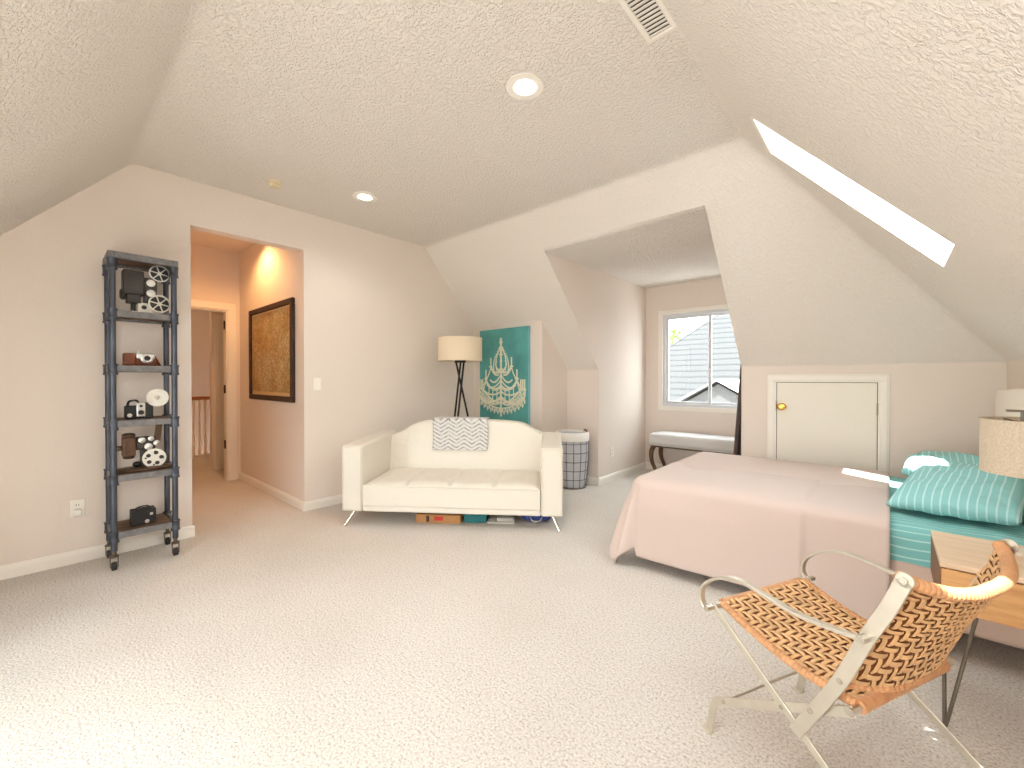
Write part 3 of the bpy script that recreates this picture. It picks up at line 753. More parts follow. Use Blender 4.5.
# black box camera on the bottom shelf
z = shelf_z(0)
bx = thing('box_camera', 'plain black box camera with a top handle on the bottom shelf', 'camera', (-3.79, .45, z))
bx.scale = (1.12,)*3
MB().box(-.045,.045,-.055,.058,0,.088).build('camera_body', M['blackleather'], bx, bevel=.004, seg=2)
k = MB(); k.tube(bez([(0,-.035,.088), (0,-.02,.1), (0,.02,.102), (0,.035,.088)], 6), .004, 8); k.build('handle', M['black'], bx, smooth=60)
k = MB(); k.box(.045,.0465,.028,.042,.052,.066); k.build('viewfinder', M['silver'], bx)
k = MB(); k.lathe([(0,0), (.011,0), (.011,.003), (0,.003)], 14, Matrix.Translation((.045,.015,.018)) @ Matrix.Rotation(PI/2,4,'Y')); k.build('lens_badge', M['silver'], bx)

# ------------------------------------------------------------------ sofa
SL = V((-3.359, 1.674, 0)); SR = math.radians(36.72)
so = thing('sofa', 'ivory leather two-seat sofa with a curved camelback and chrome legs', 'sofa', SL, SR)
def S(u, n_, z=0): return SL+V((math.cos(SR)*u-math.sin(SR)*n_, math.sin(SR)*u+math.cos(SR)*n_, z))
def soft_box(x0,x1,y0,y1,z0,z1): return MB().box(x0,x1,y0,y1,z0,z1)
# arms
for x0, x1 in ((-.032, .142), (1.622, 1.80)):
    a = MB(); a.prism([(x0,0,.118), (x0,.82,.118), (x0,.82,.70), (x0,.0,.668)], (x1-x0,0,0))
    ao = a.build('arm', M['sofa'], so, bevel=.022, seg=4, smooth=50)
    pp = MB(); pp.tube([(x0+.012,-.003,.13), (x0+.012,-.003,.655), (x0+.02,-.003,.662), (x1-.02,-.003,.662), (x1-.012,-.003,.655), (x1-.012,-.003,.13)], .005, 8)
    pp.build('piping', M['sofa'], ao, smooth=60)
# base and seat cushion
a = MB(); a.box(.142,1.622,.012,.80,.118,.17); a.build('seat_base', M['sofa'], so, bevel=.012, seg=3, smooth=50)
def seat_top(u, v):
    x = .146+u*1.472; y = .006+v*.63
    ed = min(1, min(u, 1-u)*14)*min(1, min(v, 1-v)*10)
    puff = .028*ed**.5
    q = (u*4) % 1; seam = -.016*math.exp(-((min(q, 1-q))/.035)**2)*(ed > .05)
    cr = (.008*hnoise(x*9, y*5)+.006*hnoise(x*22, y*9, 4))*ed
    tuft = -.016*sum(math.exp(-(((u-(i/4))*18)**2+((v-.55)*7)**2)) for i in (1,2,3))
    return (x, y, .338+puff+seam+cr+tuft)
a = MB(); a.grid(seat_top, 121, 41)
a.box(.146, 1.618, .006, .636, .172, .3385)
a.build('seat_cushion', M['sofa'], so, smooth=50, merge=False)
pp = MB(); pp.tube([(.15,.004,.336), (.88,.003,.337), (1.614,.004,.336)], .006, 8); pp.build('piping', M['sofa'], so, smooth=60)
# camelback
prof = [(.0,.66), (.08,.668), (.17,.68), (.27,.722), (.37,.782), (.50,.816), (.72,.826), (1.1,.822), (1.36,.808), (1.46,.784), (1.55,.735), (1.64,.698), (1.79,.69)]
top = [(p.x, p.z) for p in bez([(x,0,z_) for x, z_ in prof], 5)]
a = MB(); nT = len(top)
def back(i, j):
    x, zt = top[i]
    # j profile: front bottom -> front top -> over -> back bottom
    T_ = [(.60,.30), (.612,.40), (.630,.52), (.648,.64), (.662,zt-.03), (.672,zt-.008), (.69,zt), (.79,zt), (.81,zt-.01), (.82,zt-.04), (.83,.118)]
    y, z_ = T_[j]
    if 0 < j < 5:
        z_ = .30+(zt-.03-.30)*j/4; y = .60+.062*j/4
    return (x, y, z_)
vs = [[a.bm.verts.new(back(i,j)) for j in range(11)] for i in range(nT)]
for i in range(nT-1):
    for j in range(10): a.bm.faces.new([vs[i][j], vs[i+1][j], vs[i+1][j+1], vs[i][j+1]])
a.bm.faces.new([vs[0][j] for j in range(11)]); a.bm.faces.new([vs[-1][j] for j in range(10,-1,-1)])
a.build('backrest', M['sofa'], so, smooth=60)
pp = MB(); pp.tube([(x, .672, z_-.004) for x, z_ in top[4:-3]], .005, 8); pp.build('piping', M['sofa'], so, smooth=60)
for (x, y, dx, dy) in ((.0,-.0,.07,.05), (1.77,.0,-.06,.05), (.0,.80,.07,-.06), (1.77,.80,-.06,-.06)):
    a = MB()
    p = bez([(x,y,.008), (x+dx*.25,y+dy*.35,.04), (x+dx*.7,y+dy*.8,.095), (x+dx*.95,y+dy,.122)], 5)
    a.tube(p, [.011+.004*i/(len(p)-1) for i in range(len(p))], 10)
    a.lathe([(.016,0), (.016,.006), (.008,.012)], 12, Matrix.Translation((x,y,0)))
    a.build('leg', M['chrome'], so, smooth=50, merge=False)

# throw over the back of the sofa
def throw_mat():
    m, nt, b = new_mat('chevron_throw')
    tc = nt.nodes.new('ShaderNodeTexCoord'); sx = nt.nodes.new('ShaderNodeSeparateXYZ'); nt.links.new(tc.outputs['UV'], sx.inputs[0])
    def mth(op, a, b_=None, c=None):
        q = nt.nodes.new('ShaderNodeMath'); q.operation = op
        for i, v_ in enumerate((a, b_, c)):
            if v_ is None: continue
            if isinstance(v_, (int, float)): q.inputs[i].default_value = v_
            else: nt.links.new(v_, q.inputs[i])
        return q.outputs[0]
    pp_ = mth('PINGPONG', mth('MULTIPLY', sx.outputs[0], 7), 1.0)       # zigzag over u
    n = nt.nodes.new('ShaderNodeTexNoise'); n.inputs['Scale'].default_value = 15; n.inputs['Detail'].default_value = 4; nt.links.new(tc.outputs['UV'], n.inputs['Vector'])
    ph = mth('ADD', mth('MULTIPLY', sx.outputs[1], 15.0), mth('MULTIPLY', pp_, 1.25))
    ph = mth('ADD', ph, mth('MULTIPLY', n.outputs['Fac'], .25))
    st = mth('PINGPONG', ph, .5)                                        # 0..0.5 strokes
    brk = mth('GREATER_THAN', n.outputs['Fac'], .5)
    ln = mth('MULTIPLY', mth('LESS_THAN', st, .12), brk)
    ln2 = mth('MULTIPLY', mth('LESS_THAN', st, .26), .35)
    fac = mth('MAXIMUM', ln, ln2)
    mx = nt.nodes.new('ShaderNodeMix'); mx.data_type = 'RGBA'; mx.inputs['A'].default_value = srgb(216, 214, 210); mx.inputs['B'].default_value = srgb(132, 134, 140)
    nt.links.new(fac, mx.inputs['Factor']); nt.links.new(mx.outputs['Result'], b.inputs['Base Color']); b.inputs['Roughness'].default_value = .95
    return m
M['throw'] = throw_mat()
def cam_top(x):
    for (x0, z0), (x1, z1) in zip(top, top[1:]):
        if x0 <= x <= x1: return z0+(z1-z0)*(x-x0)/(x1-x0)
def throw_pt(u, v):
    x = .565+u*.535+.006*math.sin(v*7)
    zt = cam_top(x)+.012
    L1 = .30; L2 = .125; L3 = .16; s = v*(L1+L2+L3)
    w = .004*math.sin(u*9+v*3)
    if s < L1:
        k = 1-s/L1; z_ = zt-.015-(L1-.015)*k; y = .662-.018-.045*(zt-z_)/.52*1.0
    elif s < L1+L2:
        k = (s-L1)/L2; y = .655+k*.165; z_ = zt+.003*math.sin(k*PI)
    else:
        k = (s-L1-L2)/L3; y = .838; z_ = zt-.01-k*L3
    return (x, y-w*.6, z_+w*.3)
a = MB(); a.grid(throw_pt, 34, 60)
th = a.build('throw_blanket', M['throw'], None, smooth=180, solid=.009, loc=SL, rot=(0,0,SR), merge=False)
uvl = th.data.uv_layers.new(name='UVMap')
for lp in th.data.loops:
    i = lp.vertex_index; uvl.data[lp.index].uv = ((i//60)/33, (i % 60)/59)
tag(th, 'white and grey chevron throw folded over the sofa back', 'throw blanket')

# things pushed under the sofa
def under(name, label, cat, u0, u1, n0, n1, h, m, ang=0):
    t = thing(name, label, cat, S((u0+u1)/2, (n0+n1)/2), SR+ang)
    return t, (u1-u0)/2, (n1-n0)/2
t, a_, b_ = under('cardboard_box', 'flat brown cardboard box with red print under the sofa', 'box', .56, .945, .12, .42, .072, 'cardboard')
MB().box(-a_, a_, -b_, b_, 0, .072).build('carton', M['cardboard'], t, bevel=.003)
MB().box(-.03, .045, -b_-.0012, -b_+.002, .025, .058).build('red_label', M['redprint'], t)
MB().box(-.10, -.075, -b_-.0012, -b_+.002, .012, .062).build('dark_stamp', M['slot'], t)
t, a_, b_ = under('storage_box', 'teal flat box under the middle of the sofa', 'box', .97, 1.16, .16, .46, .07, 'tealbox')
MB().box(-a_, a_, -b_, b_, 0, .055).build('box_body', M['tealbox'], t, bevel=.004)
MB().box(-a_-.004, a_+.004, -b_-.004, b_+.004, .052, .072).build('lid', M['tealbox'], t, bevel=.003)
t, a_, b_ = under('folded_mat', 'pale grey folded cloth under the sofa beside the teal box', 'cloth', 1.17, 1.40, .14, .40, .045, 'greycloth')
MB().box(-a_, a_, -b_, b_, 0, .02).build('lower_fold', M['greycloth'], t, bevel=.008, seg=3)
MB().box(-a_+.08, a_, -b_, b_, .02, .052).build('upper_fold', M['greycloth'], t, bevel=.012, seg=3)
t, a_, b_ = under('blue_bag', 'blue soft bag under the right end of the sofa', 'bag', 1.44, 1.72, .2, .55, .09, 'blue')
MB().ell((0,0,.048), a_, b_, .048, 24, 12, .6).build('bag_body', M['blue'], t, smooth=180)
k = MB(); k.tube(bez([(-.06,-b_*.8,.06), (-.03,-b_-.03,.03), (.03,-b_-.03,.03), (.06,-b_*.8,.06)], 6), .006, 8); k.build('handle', M['greycloth'], t, smooth=60)

# ------------------------------------------------------------------ floor lamp
fl = thing('floor_lamp', 'tripod floor lamp with a wide cream drum shade behind the sofa', 'floor lamp', (-3.49, 3.05, 0), .5)
k = MB(); k.lathe([(.238,1.42), (.240,1.42), (.240,1.668), (.238,1.668), (.238,1.42)], 48, cap=False)
sh = k.build('lamp_shade', M['lampshade'], fl, smooth=40)
k = MB(); k.lathe([(0,1.655), (.238,1.655), (.238,1.658), (0,1.658)], 40); k.build('top_diffuser', M['lampshade'], sh)
k = MB()
for zz in (1.42, 1.667): k.lathe([(.236,zz-.003), (.2425,zz-.003), (.2425,zz+.003), (.236,zz+.003), (.236,zz-.003)], 48, cap=False)
k.build('shade_rim', M['lampshade'], sh, smooth=40)
for j in range(3):
    a = 2*PI*j/3+.35
    p0 = V((.05*math.cos(a+PI), .05*math.sin(a+PI), 1.43)); p1 = V((.26*math.cos(a), .26*math.sin(a), .0))
    # offset so the rods pass each other
    o_ = V((-math.sin(a), math.cos(a), 0))*.02
    MB().cyl(p0+o_, p1+o_, .011, 10).build('tripod_leg', M['bronze'], fl, smooth=50)
k = MB(); k.lathe([(0,1.40), (.062,1.40), (.062,1.43), (.02,1.44), (.02,1.56), (0,1.56)], 20); k.build('socket_plate', M['bronze'], fl, smooth=40)

# ------------------------------------------------------------------ chandelier canvas
PX0, PX1, PZ0, PZ1 = -3.868, -3.072, .62, 1.832
pc = thing('canvas_painting', 'tall teal canvas painted with a cream chandelier on the corner wall', 'painting', ((PX0+PX1)/2, CY, 0))
hw_ = (PX1-PX0)/2
MB().box(-hw_, hw_, -.042, -.001, PZ0, PZ1).build('canvas', M['teal'], pc, bevel=.003)
MB().box(hw_, hw_+.002, -.041, -.002, PZ0+.003, PZ1-.003).build('canvas_edge', M['canvasedge'], pc)
k = MB(); yy = -.0435
def stroke(pts, r):
    P_ = bez([(x, yy, z_) for x, z_ in pts], 7); r = r*1.35
    # flattened tube = brush stroke
    n0 = len(k.bm.verts); k.tube(P_, r, 6); k.bm.verts.ensure_lookup_table()
    for v_ in k.bm.verts[n0:]: v_.co.y = yy+(v_.co.y-yy)*.25
def blob(x, z_, rx, rz):
    k.ell((x, yy, z_), rx*1.35, .0025, rz*1.35, 8, 5)
zt = lambda py: PZ1-(py-60)/(560-60)*(1.832-1.00)      # from picture rows of the close view (rows 60..560)
xc = .0; sxp = (PX1-PX0)/(700-348)
def Pp(cx, cy): return ((cx-524)*sxp, 1.812-(cy-60)*.00163)
def strokeP(pts, r): stroke([Pp(*p) for p in pts], r)
def blobP(cx, cy, rx, rz): x, z_ = Pp(cx, cy); blob(x, z_, rx, rz)
strokeP([(512,150),(512,330),(512,500),(512,690)], .012)
for cy, r in ((128,.016), (148,.022), (168,.014), (190,.03), (205,.04), (240,.022), (290,.016), (480,.03), (600,.02), (690,.014)): blobP(512, cy, r, .016)
for s in (-1, 1):
    X_ = lambda d: 512+s*d
    # crown chains
    for d, b0 in ((22,.6), (44,1.0)):
        for q in range(10):
            f_ = q/9; blobP(X_(10+d*f_**.7*1.0+12*math.sin(f_*PI)), 205+f_*150, .009, .011)
    # top tier arms
    strokeP([(X_(4),372),(X_(35),375),(X_(60),360),(X_(76),330)], .009); strokeP([(X_(76),330),(X_(76),262)], .008); blobP(X_(76),330,.024,.01)
    strokeP([(X_(4),372),(X_(30),340),(X_(40),310),(X_(30),285)], .007)
    # middle tier
    strokeP([(X_(4),480),(X_(40),498),(X_(80),490),(X_(105),455),(X_(112),420)], .010); strokeP([(X_(114),418),(X_(114),352)], .009); blobP(X_(114),420,.026,.01)
    # lower tier
    strokeP([(X_(4),560),(X_(60),600),(X_(120),605),(X_(160),560),(X_(168),495)], .012)
    strokeP([(X_(4),600),(X_(50),590),(X_(90),560),(X_(125),520),(X_(140),494)], .010)
    for d in (140, 153, 166): strokeP([(X_(d),492),(X_(d),425)], .0085); blobP(X_(d),494,.02,.009)
    # bead garlands
    for (d0, c0, d1, c1, sag, nn) in ((76,335,114,425,30,12), (20,390,76,340,40,12), (114,425,160,500,28,12), (8,490,112,430,80,22), (8,400,80,430,60,16), (8,600,165,510,95,30), (8,520,140,500,60,22), (20,640,165,560,30,22), (12,350,60,350,50,12), (8,440,104,470,60,18), (8,560,150,505,110,26), (10,575,168,540,80,26), (114,440,150,560,10,12), (30,500,30,600,0,8), (60,500,62,610,0,9), (90,480,92,600,0,9)):
        for q in range(nn):
            f_ = q/(nn-1); blobP(X_(d0+(d1-d0)*f_), c0+(c1-c0)*f_+sag*4*f_*(1-f_)*.5, .0075, .009)
    # hanging drops
    for q in range(13):
        d = 10+q*13; c0 = 655-(d/170)**2*75+(q % 2)*16
        blobP(X_(d), c0, .010, .022); blobP(X_(d), c0-16, .006, .006)
k.build('painted_chandelier', M['artwhite'], pc, smooth=180, merge=False)

# ------------------------------------------------------------------ wire hamper
hp = thing('laundry_hamper', 'round wire hamper with a pale cloth liner between sofa and dormer', 'hamper', (-2.675, 4.02, 0))
RT, RB, HH = .185, .155, .615
rad = lambda z_: RB+(RT-RB)*min(1, z_/.35)
k = MB(); k.lathe([(0,.012), (RB-.02,.012), (RB-.012,.03)]+[(rad(z_)-.008, z_) for z_ in (.1,.2,.3,.45,.6)]+[(RT-.014,.6), (rad(.4)-.016,.4), (RB-.03,.04), (0,.03)], 40, cap=False)
k.build('cloth_liner', M['liner'], hp, smooth=60)
k = MB(); k.lathe([(RT+.006,.53), (RT+.008,.57), (RT+.006,.618), (RT,.626), (RT-.012,.622), (RT-.014,.55), (RT-.002,.53), (RT+.006,.53)], 40, cap=False); k.build('liner_cuff', M['linerwhite'], hp, smooth=60)
k = MB()
for z_ in (.006, .10, .20, .30, .40, .50): k.tube([(rad(z_)*math.cos(a), rad(z_)*math.sin(a), z_) for a in [2*PI*q/36 for q in range(36)]], .004, 6, closed=True)
for q in range(14):
    a = 2*PI*q/14; k.tube([(rad(z_)*math.cos(a), rad(z_)*math.sin(a), z_) for z_ in (.006,.05,.1,.2,.35,.45,.6)], .0035, 6)
k.build('wire_frame', M['wire'], hp, smooth=60, merge=False)
k = MB(); k.tube(bez([(.07,.14,.63), (.11,.10,.645), (.15,.07,.63)], 6), .009, 8); k.build('handle', M['brownleather'], hp, smooth=60)

# ------------------------------------------------------------------ bench in the dormer
bn = thing('upholstered_bench', 'pale upholstered bench with curved wooden legs under the dormer window', 'bench', (-1.68, 5.25, 0))
BL, BW = .555, .20
k = MB(); k.box(-BL, BL, -BW, BW, .40, .545); k.build('cushion', M['bench'], bn, bevel=.045, seg=5, smooth=60)
k = MB(); k.tube([(-BL+.02,-BW-.002,.405), (BL-.02,-BW-.002,.405)], .005, 6); k.build('piping', M['bench'], bn, smooth=60)
k = MB(); k.box(-BL+.04, BL-.04, -BW+.03, BW-.03, .375, .402); k.build('apron', M['benchwood'], bn, bevel=.004)
for sx in (-1, 1):
    for sy in (-1, 1):
        x, y = sx*(BL-.06), sy*(BW-.05)
        p = bez([(x,y,.39), (x+sx*.035,y,.31), (x+sx*.03,y,.2), (x-sx*.015,y,.09), (x-sx*.005,y,.03), (x+sx*.03,y,.008)], 5)
        MB().tube(p, [.032-.018*i/(len(p)-1) for i in range(len(p))], 10).build('leg', M['benchwood'], bn, smooth=60)
# dark board leaning in the corner
lb = thing('leaning_board', 'tall dark wooden board leaning in the dormer corner beside the bench', 'board', (-1.059, 4.37, 0))
k = MB(); k.prism([(-.055,0,0), (-.03,0,0), (.063,0,1.36), (.038,0,1.36)], (0,.36,0)); k.build('panel', M['darkwood'], lb, bevel=.003)
k = MB()
k.prism([(-.064,-.0,.0), (-.055,0,0), (.038,0,1.36), (.029,0,1.36)], (0,.035,0)); k.prism([(-.064,.325,.0), (-.055,.325,0), (.038,.325,1.36), (.029,.325,1.36)], (0,.035,0))
k.build('edge_moulding', M['benchwood'], lb, merge=False)

# ------------------------------------------------------------------ bed
BX0, BX1, BY0, BY1, BT = -1.255, .50, 2.645, 3.99, .545
bd = thing('bed', 'double bed with teal striped sheet and white headboard in the corner', 'bed', (0,0,0))
k = MB(); k.box(BX0+.03, BX1, BY0+.004, BY1-.004, .115, .385); k.build('box_spring', M['boxspring'], bd, bevel=.02, seg=3, smooth=50)
for x in (BX0+.25, BX1-.3):
    for y in (BY0+.35, BY1-.35): MB().cyl((x,y,0), (x,y,.12), .02, 12, .026).build('leg', M['black'], bd, smooth=40)
def mattress(mb, x0, x1, y0, y1, z0, z1, r, nx=60, ny=40):
    # rounded slab: top grid with rolled edges
    prof = []
    def yz(v):
        Ls = (z1-z0-r); arc = PI/2*r; W = (y1-y0-2*r); tot = 2*Ls+2*arc+W; s = v*tot
        if s < Ls: return y0, z0+s
        s -= Ls
        if s < arc: a = s/r; return y0+r-r*math.cos(a), z1-r+r*math.sin(a)
        s -= arc
        if s < W: return y0+r+s, z1
        s -= W
        if s < arc: a = s/r; return y1-r+r*math.sin(a), z1-r+r*math.cos(a)
        s -= arc; return y1, z1-r-s
    def fn(u, v):
        x = x0+u*(x1-x0); y, z_ = yz(v)
        e_ = min(u, 1-u)*(x1-x0)
        if e_ < .05: z_ -= .05*(1-math.sqrt(max(0, 1-(1-e_/.05)**2)))*((z_-z0)/(z1-z0))
        z_ += .010*hnoise(x*7, y*4, 2)*((z_-z0)/(z1-z0)) if x > -.1 else 0
        y += .008*hnoise(x*9, z_*4+y, 5) if x > -.1 else 0
        return (x, y, z_)
    mb.grid(fn, nx, ny)
k = MB(); mattress(k, BX0+.02, BX1, BY0, BY1, .375, BT, .06, 90, 60)
k.build('mattress', M['sheet'], bd, smooth=180)
# headboard
k = MB(); out = [(BY0-.05,0), (BY1+.03,0), (BY1+.03,1.10), (BY1+.01,1.14), (BY1-.03,1.152)]
for q in range(9): out.append((BY1-.1-(BY1-BY0-.15)*q/8, 1.153+.02*math.sin(PI*q/8)))
out += [(BY0,1.152), (BY0-.035,1.14), (BY0-.05,1.10)]
k.prism([(BX1+.008, y, z_) for y, z_ in out], (.062,0,0)); k.build('headboard', M['headboard'], bd, bevel=.012, seg=3, smooth=50)

# bedspread: flat cloth draped over the mattress, corner folds at the foot
CX0, CY0, CY1, CT = BX0-.02, BY0-.012, BY1+.012, BT+.022
HX1 = .012                   # end of the spread towards the head
HN, HF = .475, .47             # hang of near side, foot
def drape(p, q):
    """p: distance along x from foot edge (negative = hanging over the foot); q: along y from near edge (negative = hanging), beyond width hangs far"""
    Wd = CY1-CY0; r = .055
    def roll(d):                # d<0 hanging distance -> (outward, drop)
        if d <= -r*PI/2*1: return r, r+(-d-r*PI/2)
        a = -d/r; return r*math.sin(a), r-r*math.cos(a)
    far = q > Wd-r
    qq = q if q < Wd/2 else Wd-q
    ip, iq = p-r, qq-r
    x = CX0+p; y = CY0+qq; z_ = CT
    wob = .006*hnoise(p*3.2, q*3.2, 1)
    if ip >= 0 and iq >= 0:
        s0 = max(0, min(1, min(ip, iq)/.12)); z_ += .008*hnoise(p*2.2, q*2.2, 7)*s0+(.007*math.exp((p-.955)/.10) if p < .955 else 0)*s0
    elif ip < 0 and iq < 0:       # corner: radial drape with two lobes
        phi = math.atan2(-iq, -ip); R_ = math.hypot(ip, iq)
        o_, dr = roll(-R_*(.90+.06*math.sin(2*phi)))
        fl_ = R_*(.14+.30*math.sin(2*phi)**2*(0.72+.28*math.cos(4*phi)))+.07*R_*math.sin(6*phi)*math.sin(2*phi)
        rad_ = o_+fl_*min(1, R_/.25)
        x = CX0+r-math.cos(phi)*rad_; y = CY0+r-math.sin(phi)*rad_; z_ = CT-dr*.985
    elif ip < 0:
        o_, dr = roll(ip); x = CX0+r-o_-.12*(-ip)+.02*math.sin(q*7)*(-ip)*1.5; z_ = CT-dr
    else:
        o_, dr = roll(iq); fold = .022+.013*math.sin(p*4.3+.4)+(.020*math.exp((p-.955)/.10) if p < .955 else 0)+.010*hnoise(p*2.5, 3)
        y = CY0+r-o_-.05*(-iq)*math.exp(-p/.4)-.02*(-iq)-fold*min(1, -iq/.2); z_ = CT-dr
    if far: y = CY0+CY1-y
    z_ = max(z_, .006)
    sm_ = max(0, min(1, min(ip, iq)/.12)); sm_ = sm_*sm_*(3-2*sm_)
    return (x, y, z_+wob*.6*sm_)
k = MB(); L_ = HX1-CX0
nu, nv = 130, 150
Wd = CY1-CY0
k.grid(lambda u, v: drape(-HF+u*(L_+HF), -HN+v*(Wd+2*HN)), nu, nv)
bs = k.build('bedspread', M['bedspread'], None, smooth=180, solid=.008, merge=False)
tag(bs, 'blush pink bedspread draped over the bed to near the floor', 'bedspread')

# pillows
def pillow(name, label, c, hx_, hy_, hz_, rot):
    t = thing(name, label, 'pillow', c, 0, 'pillows on the bed'); t.rotation_euler = rot
    k = MB()
    def fn(u, v, s):
        x, y = (u*2-1), (v*2-1)
        ex = 1-abs(x)**2.6; ey = 1-abs(y)**2.6
        h = (max(0, ex)*max(0, ey))**.42
        px2 = x*hx_*(1-.06*(1-abs(y))**0*(1-y*y)*0)*(1-.05*(1-y*y)*abs(x)); py2 = y*hy_*(1-.05*(1-x*x)*abs(y))
        wr = .020*hnoise(x*2.4+c[0]*9, y*2.4+c[1]*7)+.010*hnoise(x*6, y*6, c[1])
        return (px2, py2, s*h*hz_+wr*h+.0*s)
    k.grid(lambda u, v: fn(u, v, 1), 40, 40); k.grid(lambda u, v: fn(u, v, -.75), 40, 40)
    k.build('pillowcase', M['pillowcase'], t, smooth=180)
    return t
pillow('pillow', 'teal striped pillow nearer the nightstand at the head of the bed', (.288, 3.15, BT+.106), .222, .36, .088, (math.radians(9), math.radians(-3), math.radians(-13)))
pillow('pillow', 'teal striped pillow lying behind the front pillow, far side of the bed', (.285, 3.67, BT+.125), .21, .30, .10, (math.radians(-2), math.radians(-3), math.radians(-3)))

# ------------------------------------------------------------------ nightstand and table lamp
ns = thing('nightstand', 'pale wood nightstand on hairpin legs beside the bed', 'nightstand', (.34, 2.295, 0))
NX, NY, NZ0, NZ1 = .2, .205, .416, .582
k = MB(); k.box(-NX,NX,-NY,NY,NZ1-.018,NZ1); k.build('top', M['whitewood'], ns, bevel=.002)
k = MB(); k.box(-NX,-NX+.016,-NY,NY,NZ0,NZ1-.018); k.box(NX-.016,NX,-NY,NY,NZ0,NZ1-.018); k.box(-NX+.016,NX-.016,-NY+.012,NY,NZ0,NZ0+.014); k.box(-NX+.016,NX-.016,NY-.012,NY,NZ0+.014,NZ1-.018)
k.build('case', M['casewood'], ns, merge=False)
k = MB(); k.box(-NX+.004,NX-.004,-NY-.002,-NY+.014,NZ0+.001,NZ1-.022); dr = k.build('drawer', M['honey'], ns, bevel=.002)
for sx in (-1, 1):
    for sy in (-1, 1):
        x, y = sx*(NX-.015), sy*(NY-.018)
        dx, dy = -sx*.075, -sy*.055
        k = MB(); k.tube(bez([(x+dx*.0,y+dy,NZ0), (x-sx*.0+dx*.02,y+dy*.12,.03), (x+.0,y,.006), (x+dx*.12,y+dy*.02,.03), (x+dx,y,NZ0)], 6), .0058, 8)
        k.build('hairpin_leg', M['iron'], ns, smooth=60)
tl = thing('table_lamp', 'table lamp with a drum shade of woven tan linen on the nightstand', 'table lamp', (.412, 2.37, NZ1))
RS = .150; z0, z1 = .297, .492
k = MB(); k.lathe([(RS,z0), (RS,z1), (RS-.004,z1), (RS-.004,z0), (RS,z0)], 56, cap=False); ls = k.build('lamp_shade', M['linen'], tl, smooth=40)
k = MB()
for zz in (z0+.003, z1-.003): k.lathe([(RS-.005,zz-.003), (RS+.002,zz-.003), (RS+.002,zz+.003), (RS-.005,zz+.003), (RS-.005,zz-.003)], 56, cap=False)
k.build('shade_rim', M['linen'], ls, smooth=40)
k = MB(); k.box(-.085,.085,-.012,.012,.518,.526); k.cyl((-.045,0,.46), (-.045,0,.52), .006, 8); k.cyl((.045,0,.46), (.045,0,.52), .006, 8); k.build('harp', M['iron'], tl, merge=False)
k = MB()
for a in (0, 2*PI/3, 4*PI/3): k.cyl((0,0,.465), ((RS-.003)*math.cos(a), (RS-.003)*math.sin(a), .485), .003, 6)
k.build('shade_spider', M['iron'], tl, merge=False)
k = MB(); k.lathe([(.06,0), (.06,.012), (.02,.02), (.016,.05), (.016,.30), (.012,.31), (.012,.47), (0,.47)], 24); k.build('lamp_base', M['ceramic'], tl, smooth=40)

